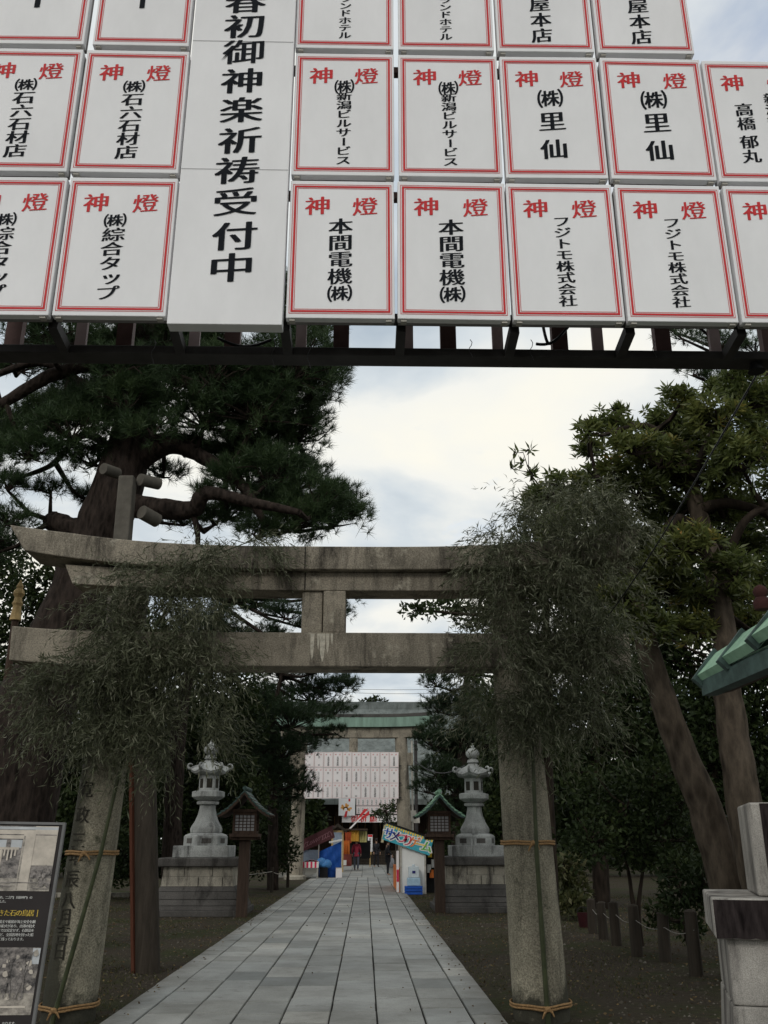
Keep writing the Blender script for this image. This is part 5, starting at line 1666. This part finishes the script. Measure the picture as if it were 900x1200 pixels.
q = MB(); q.tube([(fp.x, fp.y, -.05), (fp.x, fp.y, fp.z)], .06, 10); q.build('post', M['wood'], go)
q = MB(); q.lathe(fp, [(.10, 0), (.085, .12), (.07, .25), (.095, .29), (.075, .33), (.06, .40), (.10, .46), (.085, .52), (.05, .56), (.06, .60), (.02, .68), (.005, .72)], 9); q.build('finial', M['gilt'], go, smooth=30)

# ------------------------------------------------------------------ low stakes and ropes
st_ = []
for k, (u, v, hh, lab) in enumerate(((695, 1094, .55, 'farthest short wooden stake of the row in the right garden'), (708, 1101, .56, 'short wooden stake, second farthest of the row in the right garden'), (723, 1108, .62, 'short wooden stake, third farthest of the row in the right garden'),
                                     (747, 1121, .66, 'thick short wooden stake at the foot of the thin stemmed small tree'), (780, 1127, .6, 'dim short wooden stake between the small tree and the near stake'), (816, 1144, .72, 'nearest short wooden stake beside the stone pedestal'))):
    g_ = gnd(u, v); o = thing('wooden_stake', g_, lab, 'stake', 'stakes of the low rope fence')
    q = MB(); q.tube([g_ - Vector((0, 0, .05)), g_ + Vector((random.uniform(-.02, .02), 0, hh))], [.085, .075], 10, jit=.05); q.build('stake', M['wood_post'], o, smooth=50)
    q = MB(); q.lathe(g_ + Vector((0, 0, hh)), [(.07, 0), (.05, .02), (.01, .028)], 10); q.build('cut_top', M['wood_post'], o, smooth=40)
    st_.append(g_ + Vector((0, -.09, hh * .72)))
q = MB()
for a_, b_ in zip(st_, st_[1:]): q.tube([a_.lerp(b_, t / 8) - Vector((0, 0, .06 * math.sin(math.pi * t / 8))) for t in range(9)], .005, 6)
tag(q.build('white_rope', plain('dull rope', (.22, .21, .19), .9), smooth=60), 'thin pale rope sagging between the short stakes in the right garden', 'rope')
g_ = gnd(684, 1087); o = thing('red_bucket', g_, 'small dark red bucket at the far end of the stake row', 'bucket')
q = MB(); q.lathe(g_, [(0.08, 0), (0.11, .26), (0.10, .26), (0.075, .03)], 14); q.build('body', plain('dull red plastic', (.035, .006, .008), .7), o, smooth=40)
q = MB(); q.tube([g_ + Vector((.105 * math.cos(t), 0, .26 + .10 * math.sin(t))) for t in [math.pi * k / 8 for k in range(9)]], .01, 5); q.build('handle', M['black'], o)
lst = []
for k, (u, v, lab) in enumerate(((112, 1050, 'low wooden stake left of the dark timber prop'), (232, 1045, 'low wooden stake behind the left stone lantern pedestal'), (318, 1046, 'low wooden stake right of the dark wooden lantern'), (337, 1040, 'low wooden stake near the foot of the farther gate'))):
    g_ = gnd(u, v); o = thing('wooden_stake', g_, lab, 'stake', 'stakes of the left rope fence')
    q = MB(); q.tube([g_ - Vector((0, 0, .05)), g_ + Vector((0, 0, .75))], [.06, .055], 8); q.build('stake', M['wood_post'], o, smooth=50); lst.append(g_ + Vector((0, -.06, .62)))
q = MB()
for a_, b_ in zip(lst, lst[1:]): q.tube([a_.lerp(b_, t / 8) - Vector((0, 0, .12 * math.sin(math.pi * t / 8))) for t in range(9)], .012, 6)
tag(q.build('grey_rope', M['clip'], smooth=60), 'thin grey rope sagging along the left garden behind the timber prop', 'rope')
a_, b_ = gnd(60, 1052), gnd(200, 1050)
q = MB(); q.box((a_.x, a_.y, -.05), (b_.x, a_.y + .14, .13)); tag(q.build('stone_edging', M['granite_base'], bevel=.02), 'low stone edging along the left garden bed', 'edging')

# ------------------------------------------------------------------ poles and wires far off
for u, lab in ((484, 'thin steel pole just right of the farther gate pillar'), (488.5, 'grey utility pole right of the farther gate')):
    a_ = at(u, 1000, 46 if u < 486 else 50); o = thing('steel_pole', (a_.x, a_.y, 0), lab, 'pole'); r = .05 if u < 486 else .09
    q = MB(); q.tube([(a_.x, a_.y, 0), (a_.x, a_.y, at(u, 868, a_.y).z)], r, 8); q.build('pole', M['clip'] if u < 486 else M['dark_steel'], o, smooth=50)
    q = MB(); q.box((a_.x - .16, a_.y - .1, 2.4), (a_.x + .16, a_.y - .055, 2.9)); q.build('box', M['clip'], o)
for (u0, v0, u1, v1, y, lab) in ((300, 799, 560, 806, 60, 'upper thin power line crossing the patch of sky over the hall'), (300, 803, 560, 811, 60.5, 'lower thin power line crossing the patch of sky over the hall'),
                                 (485, 892, 545, 897, 30, 'thin sagging wire between the far pole and the right stone lantern')):
    a_, b_ = at(u0, v0, y), at(u1, v1, y)
    q = MB(); q.tube([a_.lerp(b_, t / 10) - Vector((0, 0, .3 * math.sin(math.pi * t / 10))) for t in range(11)], .014, 5)
    tag(q.build('power_line', M['wire'], smooth=60), lab, 'wire')

# ------------------------------------------------------------------ trees
def limb(mb, pts, r0, r1, n=8):
    pts = [Vector(p_) for p_ in pts]; fine = []
    for i in range(len(pts) - 1):
        p0, p1, p2, p3 = pts[max(i - 1, 0)], pts[i], pts[i + 1], pts[min(i + 2, len(pts) - 1)]
        for k in range(9):
            t = k / 9
            fine.append(.5 * ((2 * p1) + (p2 - p0) * t + (2 * p0 - 5 * p1 + 4 * p2 - p3) * t * t + (3 * p1 - p0 - 3 * p2 + p3) * t ** 3))
    fine.append(pts[-1]); N = len(fine)
    k0 = len(mb.v)
    mb.tube(fine, [r0 + (r1 - r0) * i / (N - 1) for i in range(N)], n, jit=.03)
    for i in range(N):
        for k in range(n):
            q = mb.v[k0 + i * n + k]; d = q - fine[i]; rr = max(1e-4, d.length)
            h = noise.noise(q * (1.6 / max(.12, r0)) * .5) * .13 + noise.noise(Vector((q.x * 5, q.y * 5, q.z * 1.6))) * .09
            mb.v[k0 + i * n + k] = fine[i] + d * (1 + h)
    return fine


def pine_crown(parent, pads, per_m2, L, W, nn, mat, wood, bark, src=None, tl=.35):
    Vs, Ts = [], []
    for (c_, r) in pads:
        n_ = max(6, int(per_m2 * math.pi * r[0] * r[2]))
        P, D = in_blob(n_, c_, r, .25, .0, 1.6 / max(.5, r[0]), up=.62)
        if not len(P): continue
        cl = np.array([noise.noise(Vector(q) * 1.7 + Vector((3, 3, 3))) for q in P]) * .5 + .5
        ax = nrm(D * [.8, .8, .4] + [0, 0, .75] + RNG.normal(size=D.shape) * .35)
        for k in range(nn):
            d = nrm(ax * .75 + RNG.normal(size=ax.shape) * .55)
            Cc = P + ax * (RNG.random(len(P)) * .10)[:, None]
            Vs.append(needles(Cc, d, L * RNG.uniform(.7, 1.2, len(P)), W * RNG.uniform(.8, 1.2, len(P))))
            Ts.append(np.clip(cl * .6 + RNG.random(len(P)) * .45 - .05, 0, 1))
        cc = Vector(c_) - Vector((0, 0, r[2] * .35))
        for k in range(max(5, int(len(P) * tl * .25))):
            e = Vector(P[RNG.integers(len(P))])
            m_ = cc.lerp(e, .55) + Vector(RNG.normal(size=3)) * .08 * r[0]
            wood.tube([cc, m_, e], [.022, .014, .007], 4)
    return np_build('crown', np.concatenate(Vs), 3, np.concatenate(Ts), mat, parent)


def leaf_crown(parent, blobs, per_m2, L, W, mat, gap=.05, name='crown', wood=None, src=None, shell=.25):
    Vs, Ts = [], []
    for (c_, r) in blobs:
        n_ = int(per_m2 * math.pi * r[0] * r[2])
        P, D = in_blob(n_, c_, r, shell, gap, 1.5 / max(.5, r[0]))
        if not len(P): continue
        cl = np.array([noise.noise(Vector(q) * 1.3 + Vector((5, 1, 3))) for q in P]) * .5 + .5
        d = nrm(D * .6 + RNG.normal(size=D.shape) * .8 + [0, 0, .1])
        Vs.append(blades(P, d, L * RNG.uniform(.6, 1.3, len(P)), W * RNG.uniform(.7, 1.3, len(P)), .1))
        Ts.append(np.clip(cl * .6 + RNG.random(len(P)) * .45 - .05, 0, 1))
        if wood is not None:
            s_ = min(src, key=lambda q: (q - Vector(c_)).length) if src else Vector(c_)
            m_ = s_.lerp(Vector(c_), .5) + Vector((0, 0, -.1 * r[2]))
            wood.tube([s_, m_, Vector(c_)], [.05, .035, .02], 5)
            for k in range(6):
                e = Vector(P[RNG.integers(len(P))]); wood.tube([Vector(c_), Vector(c_).lerp(e, .5) + Vector(RNG.normal(size=3)) * .05, e], [.02, .012, .006], 4)
    return np_build(name, np.concatenate(Vs), 4, np.concatenate(Ts), mat, parent)


def whorl_crown(parent, blobs, per_m2, L, W, mat, wood, src):
    Vs, Ts = [], []
    for (c_, r) in blobs:
        n_ = max(1, int(per_m2 * math.pi * r[0] * r[2]))
        P, D = in_blob(n_, c_, r, .3, .08, 1.6 / max(.4, r[0]), up=.6)
        if not len(P): continue
        cl = np.array([noise.noise(Vector(q) * 1.1 + Vector((8, 2, 3))) for q in P]) * .5 + .5
        yl = (RNG.random(len(P)) < .05) * .35
        ax = nrm(D * .7 + RNG.normal(size=D.shape) * .35 + [0, 0, .6])
        e1 = nrm(np.cross(ax, RNG.normal(size=ax.shape))); e2 = np.cross(ax, e1)
        a0 = RNG.random(len(P)) * 6.3
        for k in range(10):
            a = a0 + k * 2.4
            out = e1 * np.cos(a)[:, None] + e2 * np.sin(a)[:, None]
            d = nrm(ax * (RNG.uniform(.25, .85, len(P)) * (1 - .05 * k))[:, None] + out)
            Vs.append(blades(P - ax * .008 * k, d, L * RNG.uniform(.7, 1.15, len(P)), W * RNG.uniform(.8, 1.15, len(P)), -.06))
            Ts.append(np.clip(cl * .55 + RNG.random(len(P)) * .25 + yl, 0, 1))
        s_ = min(src, key=lambda q: (q - Vector(c_)).length)
        cc = Vector(c_) - Vector((0, 0, r[2] * .3))
        g_ = min(1.0, r[0] / .35)
        wood.tube([s_, s_.lerp(cc, .5) + Vector((0, 0, -.06 * g_)), cc], [.05 * g_, .035 * g_, .025 * g_], 6)
        for k in range(max(8, len(P) // 4) if g_ > .4 else 1):
            j = RNG.integers(len(P)); e = Vector(P[j])
            wood.tube([cc, cc.lerp(e, .6) + Vector(RNG.normal(size=3)) * .06, e], [.016, .010, .006], 4)
    return np_build('crown', np.concatenate(Vs), 4, np.concatenate(Ts), mat, parent)


# the big old pine, left
Y1 = 14.0
t1 = thing('pine_tree', gnd(0, 1100), 'massive old black pine with leaning trunk and layered needle pads, behind the left gate pillar', 'pine tree')
base = at(8, 985, Y1); base.z = -.2
w = MB()
tr = [base, at(22, 900, Y1), at(58, 790, Y1), at(96, 690, Y1), at(128, 600, Y1), at(152, 520, Y1), at(168, 440, Y1 + .2), at(180, 370, Y1 + .3), at(215, 290, Y1 + .5)]
f1 = limb(w, tr, .64, .20, 26)
w.build('trunk', M['bark_pine'], t1, smooth=60)
w = MB(); src = list(f1[26:])
for pts, r0, r1 in (
    ([at(158, 545, Y1), at(200, 522, Y1 - .3), at(245, 540, Y1 - .5), at(285, 570, Y1 - .8), at(310, 612, Y1 - .8)], .17, .06),
    ([at(140, 590, Y1), at(180, 595, Y1 - .5), at(225, 597, Y1 - .8), at(243, 578, Y1 - 1), at(300, 590, Y1 - 1.2), at(350, 600, Y1 - 1.3)], .20, .05),
    ([at(160, 530, Y1), at(205, 515, Y1 + .5), at(270, 525, Y1 + .6), at(330, 500, Y1 + .6), at(380, 470, Y1 + .8)], .15, .05),
    ([at(165, 470, Y1), at(120, 430, Y1 - .3), at(60, 440, Y1 - .5), at(0, 475, Y1 - .5), at(-60, 500, Y1 - .5)], .16, .06),
    ([at(170, 445, Y1), at(110, 455, Y1 + .4), at(50, 425, Y1 + .4), at(-20, 445, Y1 + .4)], .12, .05),
    ([at(150, 540, Y1), at(100, 510, Y1 + .3), at(60, 545, Y1 + .5), at(20, 560, Y1 + .6)], .08, .03),
    ([at(172, 430, Y1), at(230, 450, Y1 - .3), at(290, 430, Y1 - .6), at(370, 420, Y1 - .7)], .14, .04),
    ([at(225, 597, Y1 - .8), at(232, 630, Y1 - .7), at(228, 660, Y1 - .6)], .05, .03),
    ([at(60, 610, Y1 + .2), at(80, 618, Y1), at(120, 628, Y1)], .16, .22)):
    src += limb(w, pts, r0, r1, 9)
pads = [(215, 612, 26, 9), (268, 602, 36, 14), (192, 556, 26, 9), (240, 578, 22, 9), (60, 480, 40, 16), (140, 430, 40, 20), (300, 625, 40, 10), (300, 480, 60, 30), (250, 440, 60, 30), (210, 420, 50, 30), (330, 470, 50, 30), (365, 455, 34, 26), (280, 540, 40, 24), (370, 590, 40, 24), (400, 590, 26, 18), (150, 470, 40, 26), (90, 470, 50, 22), (330, 590, 40, 22), (110, 540, 40, 14), (20, 500, 50, 20),
        (25, 430, 45, 14), (75, 415, 50, 16), (40, 530, 55, 18), (-20, 520, 60, 30), (85, 505, 60, 24), (120, 480, 60, 28), (60, 575, 30, 8), (105, 585, 22, 10), (10, 570, 30, 12), (190, 455, 70, 34), (240, 490, 60, 28), (285, 455, 65, 38), (345, 430, 55, 34),
        (385, 440, 24, 20), (305, 520, 60, 36), (350, 505, 38, 30), (345, 565, 42, 26), (390, 607, 42, 24), (345, 612, 48, 22), (300, 590, 34, 18), (250, 612, 26, 10), (315, 555, 45, 26), (225, 525, 26, 12), (150, 410, 80, 28), (260, 400, 70, 24), (350, 395, 50, 22), (60, 395, 55, 20),
        (-60, 560, 60, 40), (15, 610, 24, 14), (-15, 640, 40, 30), (200, 350, 120, 30), (320, 350, 80, 26), (80, 350, 80, 26), (270, 560, 30, 12), (180, 505, 35, 14)]
pl = [blob(u, v, ru * 1.12, rv * 1.2, Y1 + random.uniform(-1.3, 1.1)) for u, v, ru, rv in pads]
for c_, r in pl:
    s_ = min(src, key=lambda q: (q - Vector(c_)).length)
    e = Vector(c_) - Vector((0, 0, r[2] * .35)); w.tube([s_, s_.lerp(e, .5) + Vector((0, 0, -.12)), e], [.05, .035, .022], 6)
pine_crown(t1, pl, 270, .165, .0085, 30, M['needle'], w, None)
w.build('branches', M['bark_pine'], t1, smooth=60)


def pine(label, ub, Y, pads, trunk, per=130, L=.19, W=.014, nn=24, mat='needle_far', r0=.3):
    b_ = at(ub, 985, Y); b_.z = -.1
    t = thing('pine_tree', b_, label, 'pine tree')
    w = MB(); f = limb(w, [b_] + [at(u, v, Y) for u, v in trunk], r0, r0 * .35, 12); w.build('trunk', M['bark_pine'], t, smooth=60)
    w = MB(); pl = [blob(u, v, ru, rv, Y + random.uniform(-1, 1) * 1.2) for u, v, ru, rv in pads]
    for c_, r in pl:
        s_ = min(f, key=lambda q: (q - Vector(c_)).length); e = Vector(c_) - Vector((0, 0, r[2] * .3)); w.tube([s_, s_.lerp(e, .5) + Vector((0, 0, -.15)), e], [.07, .045, .025], 6)
    pine_crown(t, pl, per, L, W, nn, M[mat], w, None); w.build('branches', M['bark_pine'], t, smooth=60)
    return t


pine('pine with drooping dark pads hanging in front of the left end of the far boards', 322, 33.0,
     [(335, 790, 45, 18), (375, 782, 40, 16), (398, 805, 28, 18), (365, 815, 45, 22), (390, 835, 30, 14), (340, 845, 50, 24), (300, 830, 50, 30), (372, 868, 28, 10), (330, 880, 45, 24), (345, 915, 26, 14), (325, 940, 30, 20), (395, 858, 20, 8), (290, 880, 40, 30), (300, 760, 50, 25), (352, 928, 22, 12), (312, 905, 34, 20)],
     [(320, 930), (318, 860), (330, 790)], r0=.2)
pine('pine showing between the two stone beams, left of the strut', 205, 27.0,
     [(300, 705, 40, 22), (335, 720, 32, 16), (270, 700, 40, 26), (320, 680, 30, 14), (412, 690, 16, 26), (420, 665, 14, 14), (400, 718, 14, 12), (290, 745, 50, 18), (360, 735, 20, 8), (240, 740, 50, 30), (330, 770, 50, 16), (365, 765, 28, 10)],
     [(207, 880), (225, 780), (270, 700)], 170, .17, .011)
pine('dark pine with upright shoots right of the farther gate', 535, 34.0,
     [(512, 800, 20, 14), (545, 785, 32, 16), (515, 830, 26, 16), (550, 825, 40, 22), (505, 868, 24, 18), (530, 880, 36, 24), (560, 870, 40, 30), (515, 905, 32, 18), (500, 925, 22, 12), (545, 925, 40, 24), (580, 900, 40, 40), (575, 840, 40, 30), (510, 850, 16, 10), (530, 955, 34, 18), (570, 955, 34, 30)],
     [(540, 930), (545, 850), (548, 780)], 150)
pine('pine bough tips hanging at the upper right under the rack beam', 930, 19.0,
     [(812, 438, 22, 8), (835, 445, 22, 9), (860, 432, 34, 10), (800, 395, 34, 8), (845, 402, 34, 12), (885, 410, 40, 16), (785, 385, 20, 6), (920, 440, 50, 20)],
     [(925, 800), (915, 600), (900, 420)], 170, .16, .009, 24, 'needle')

# twin stemmed broadleaf tree, right
Y2 = 11.6
t2_ = thing('broadleaf_tree', (at(860, 985, Y2).x, Y2, 0), 'evergreen with whorled yellowish green leaves and two pale trunks, right of the gate', 'tree')
bA = at(893, 985, Y2); bA.z = -.1
w = MB(); fA = limb(w, [bA, at(876, 960, Y2), at(862, 880, Y2), at(852, 800, Y2), at(848, 740, Y2 + .1), at(835, 660, Y2 + .2), at(815, 590, Y2 + .2), at(800, 520, Y2 + .2)], .235, .09, 22); w.build('trunk', M['bark_pale'], t2_, smooth=60)
bB = at(862, 1000, Y2 + .5); bB.z = -.1
w = MB(); fB = limb(w, [bB, at(831, 960, Y2 + .5), at(800, 885, Y2 + .5), at(766, 785, Y2 + .5), at(752, 730, Y2 + .5), at(735, 650, Y2 + .5), at(720, 570, Y2 + .5)], .235, .08, 22); w.build('trunk', M['bark_pale'], t2_, smooth=60)
w = MB(); src = list(fA[22:]) + list(fB[25:])
for pts, r0, r1 in (([at(850, 795, Y2), at(880, 780, Y2 - .2), at(930, 790, Y2 - .3)], .16, .1), ([at(815, 600, Y2 + .2), at(850, 590, Y2), at(900, 600, Y2 - .3)], .09, .05), ([at(835, 660, Y2 + .2), at(800, 610, Y2), at(780, 620, Y2 - .2)], .10, .06),
                    ([at(840, 690, Y2), at(870, 615, Y2 - .4), at(905, 590, Y2 - .5)], .07, .04), ([at(735, 650, Y2 + .5), at(700, 560, Y2 + .3), at(690, 510, Y2 + .2)], .05, .012), ([at(800, 530, Y2), at(760, 500, Y2), at(720, 505, Y2)], .06, .03),
                    ([at(810, 560, Y2), at(840, 500, Y2), at(870, 460, Y2)], .07, .03), ([at(720, 600, Y2 + .4), at(650, 580, Y2 + .3), at(625, 560, Y2 + .3), at(613, 530, Y2 + .3)], .018, .004)):
    src += limb(w, pts, r0, r1, 8)
bl = [(690, 505, 22, 14), (720, 500, 30, 16), (745, 525, 42, 26), (790, 500, 46, 34), (840, 490, 44, 30), (880, 470, 40, 30), (870, 540, 46, 38), (800, 560, 56, 38), (745, 575, 44, 30), (715, 550, 26, 18), (850, 600, 36, 26), (810, 640, 40, 30), (765, 640, 40, 34), (725, 640, 36, 40), (780, 690, 50, 26), (840, 700, 40, 24),
      (890, 690, 36, 26), (730, 700, 36, 26), (800, 735, 46, 20), (740, 740, 24, 14), (880, 640, 36, 20), (660, 565, 30, 16), (640, 585, 30, 18), (604, 529, 4, 3), (619, 526, 4, 3), (611, 541, 5, 4), (600, 548, 4, 3), (625, 555, 7, 5), (632, 572, 9, 6), (625, 588, 16, 10), (860, 440, 34, 16), (895, 520, 34, 40), (690, 600, 40, 30), (900, 740, 40, 20), (920, 600, 40, 60), (930, 480, 50, 60), (770, 540, 40, 30), (820, 520, 40, 30), (850, 560, 40, 30), (780, 600, 40, 30), (830, 600, 40, 24), (750, 690, 40, 30), (700, 660, 36, 30), (860, 670, 36, 30), (820, 700, 40, 26), (780, 655, 40, 24), (760, 730, 40, 20), (870, 730, 40, 18), (700, 560, 24, 20), (690, 530, 24, 16), (665, 590, 30, 20), (650, 620, 30, 24), (720, 480, 18, 8), (800, 465, 30, 14), (850, 455, 30, 12)]
whorl_crown(t2_, [blob(u, v, ru, rv, Y2 + random.uniform(-.7, .9)) for u, v, ru, rv in bl], 165, .148, .038, M['whorl'], w, src)
w.build('branches', M['bark_dark'], t2_, smooth=60)


def bushy(name, label, cat, ub, Y, blobs, per, L, W, mat, trunk, r0=.2, bark='bark_dark', gap=.05):
    b_ = at(ub, 985, Y); b_.z = -.1
    t = thing(name, b_, label, cat)
    f = []
    w = MB()
    for tk in trunk: f += limb(w, [b_ if isinstance(tk[0][0], (int, float)) and len(tk) and tk[0][1] < 1060 and len(trunk) == 1 else b_] + [at(u, v, Y) for u, v in tk], r0, r0 * .3, 8)
    w.build('trunk', M[bark], t, smooth=60)
    w = MB()
    leaf_crown(t, [blob(u, v, ru, rv, Y + random.uniform(-.8, .8)) for u, v, ru, rv in blobs], per * 2.6, L * 1.1, W * 1.3, M[mat], gap, wood=w, src=f)
    w.build('branches', M[bark], t, smooth=60)
    return t


bushy('evergreen_tree', 'leafy tree whose branch tips poke out between the beams left of the right bamboo', 'tree', 640, 17, [(490, 715, 24, 10), (525, 712, 28, 14), (560, 725, 30, 16), (600, 700, 40, 40), (640, 660, 50, 50), (690, 690, 50, 50), (600, 790, 40, 30), (555, 790, 20, 10), (640, 610, 40, 24), (680, 760, 50, 40), (620, 850, 50, 40), (580, 820, 30, 20)], 330, .11, .045, 'leaf_mid', [[(640, 900), (640, 800), (640, 680)]], .16)
bushy('evergreen_tree', 'dense dark evergreen filling the gap right of the right gate pillar', 'tree', 700, 24, [(690, 850, 60, 55), (650, 900, 45, 60), (740, 880, 55, 60), (715, 800, 55, 40), (680, 960, 45, 35), (760, 820, 45, 45), (650, 830, 40, 40), (730, 940, 50, 40)], 190, .15, .07, 'leaf_dark', [[(700, 930), (698, 860), (700, 800)]], .22)
bushy('evergreen_tree', 'dark tree behind the two pale trunks at the right', 'tree', 830, 27, [(700, 700, 60, 50), (760, 690, 60, 50), (830, 690, 60, 50), (900, 690, 60, 50), (850, 620, 60, 50), (740, 760, 60, 40), (850, 850, 70, 60), (900, 800, 60, 70), (800, 900, 60, 50), (860, 930, 70, 50), (870, 760, 60, 45), (800, 820, 50, 50), (920, 900, 60, 60), (780, 760, 60, 40)], 150, .17, .08, 'leaf_dark', [[(835, 930), (840, 860), (850, 780)]], .25, gap=.0)
bushy('small_tree', 'small slender tree with thin dark stems rising among the right garden stakes', 'tree', 741, 15.5, [(735, 945, 60, 40), (690, 985, 38, 36), (780, 985, 50, 36), (740, 990, 50, 30), (800, 940, 40, 36), (700, 930, 40, 36), (765, 915, 50, 30)], 330, .085, .038, 'leaf_dark', [[(742, 1060), (736, 1020), (725, 980)], [(748, 1070), (752, 1030), (760, 980)]], .05)
bushy('evergreen_shrub', 'low dark shrub growing against the nearest garden stake', 'shrub', 800, 14.0, [(800, 1050, 32, 30), (780, 1075, 26, 22), (825, 1040, 26, 40), (810, 1085, 20, 14), (790, 1020, 30, 24)], 400, .10, .035, 'leaf_dark', [[(802, 1090), (804, 1060)]], .03)
bushy('variegated_shrub', 'rounded shrub with pale yellow leaves behind the right gate pillar', 'shrub', 668, 21, [(668, 1035, 22, 32), (660, 1015, 20, 16), (680, 1050, 16, 20), (672, 1060, 22, 14)], 330, .15, .05, 'leaf_pale', [[(668, 1060), (668, 1040)]], .03)
bushy('evergreen_tree', 'dark evergreen rising behind the right stone lantern', 'tree', 590, 30, [(590, 900, 36, 50), (600, 960, 30, 50), (570, 985, 40, 34), (600, 1020, 30, 24), (625, 930, 30, 60), (560, 1010, 26, 20)], 150, .16, .08, 'leaf_dark', [[(592, 980), (594, 920)]], .2)
bushy('evergreen_tree', 'dark evergreen rising behind the left stone lantern', 'tree', 238, 30, [(245, 868, 24, 14), (240, 900, 60, 45), (205, 850, 50, 45), (270, 850, 50, 40), (235, 960, 60, 40), (290, 940, 36, 40), (195, 940, 44, 50), (250, 800, 60, 40)], 150, .16, .08, 'leaf_dark', [[(240, 970), (240, 880)]], .22)
bushy('evergreen_tree', 'dark bushy tree behind the left bamboo and inscribed pillar', 'tree', 110, 25, [(110, 880, 70, 60), (50, 850, 60, 70), (150, 820, 50, 60), (80, 780, 70, 50), (30, 740, 50, 45), (120, 720, 50, 40), (60, 690, 50, 40), (20, 920, 60, 60), (110, 950, 70, 50), (180, 760, 40, 50), (0, 670, 40, 40)], 170, .15, .075, 'leaf_dark', [[(110, 960), (105, 880), (95, 780)]], .24)
bushy('evergreen_shrub', 'clipped dark hedge shrub behind the dark timber prop', 'shrub', 160, 28.5, [(150, 1000, 40, 34), (205, 1005, 26, 30), (110, 1005, 34, 30), (235, 1010, 26, 22), (170, 1020, 50, 18), (120, 1025, 44, 16)], 260, .11, .05, 'leaf_dark', [[(160, 1020), (160, 1000)]], .08)
bushy('evergreen_shrub', 'dark shrub between the dark wooden lantern and the farther gate foot', 'shrub', 318, 34, [(315, 985, 24, 36), (335, 1000, 16, 24), (300, 1010, 22, 22), (325, 960, 22, 24)], 190, .13, .06, 'leaf_dark', [[(318, 1010), (318, 980)]], .08)
bushy('evergreen_tree', 'tall dark tree far behind the farther gate on the left', 'tree', 290, 58, [(300, 880, 50, 50), (260, 930, 60, 50), (340, 930, 40, 50), (310, 830, 36, 30), (330, 980, 40, 30), (230, 870, 60, 60), (180, 930, 60, 60), (365, 960, 20, 24), (290, 990, 60, 24)], 60, .28, .15, 'leaf_dark', [[(292, 960), (296, 880)]], .35, gap=-.05)
bushy('evergreen_tree', 'tall dark tree far behind the right pine and lantern', 'tree', 580, 58, [(560, 900, 50, 50), (610, 880, 60, 60), (540, 960, 40, 40), (600, 970, 70, 40), (660, 930, 60, 70), (530, 990, 30, 24), (700, 980, 60, 40)], 60, .28, .15, 'leaf_dark', [[(582, 960), (580, 890)]], .35, gap=-.05)
bushy('evergreen_tree', 'far dark tree closing the view behind the right garden stakes', 'tree', 780, 45, [(760, 960, 80, 50), (840, 960, 80, 60), (720, 900, 70, 60), (800, 880, 80, 70), (900, 930, 80, 80), (690, 990, 50, 30), (780, 1000, 70, 22), (880, 1000, 70, 22)], 80, .22, .12, 'leaf_dark', [[(780, 960), (790, 880)]], .3, gap=-.05)
bushy('evergreen_tree', 'far dark tree closing the view behind the left garden', 'tree', 90, 45, [(60, 960, 80, 50), (130, 960, 80, 60), (0, 900, 80, 80), (100, 880, 80, 70), (40, 800, 70, 60), (150, 1000, 80, 22), (30, 1000, 80, 22), (-80, 940, 90, 90)], 80, .22, .12, 'leaf_dark', [[(90, 960), (95, 880)]], .3, gap=-.05)
bushy('thin_tree', 'sparse tree top rising over the farther gate roof against the sky', 'tree', 432, 84, [(430, 822, 9, 4), (440, 820, 10, 4), (422, 826, 7, 3), (448, 822, 6, 2)], 60, .3, .12, 'leaf_dark', [[(431, 900), (432, 840), (431, 824)]], .12)
bushy('maple_shrub', 'thin leaved branch drooping across the front of the far hall boards', 'tree', 470, 47, [(450, 950, 12, 8), (442, 955, 10, 5), (455, 962, 12, 5), (462, 945, 8, 8)], 120, .16, .06, 'leaf_mid', [[(472, 960), (466, 945), (452, 950)]], .05)

# far woods behind the shrine precinct
bl = []
for sx in (-1, 1):
    for k in range(26):
        x = T2X + sx * (13 + 2.6 * k + random.uniform(-1, 1)); y = 78 + random.uniform(-4, 8) - 0.7 * k
        for z in (1.5, 4.5, 7.0): bl.append(((x, y, z + random.uniform(-.5, .5)), (3.0, 2.5, 2.4)))
o_ = leaf_crown(None, bl, 26, .55, .34, M['leaf_dark'], -.1, 'far_woods')
tag(o_, 'dark mass of far woods around the shrine precinct', 'woods', kind='stuff')
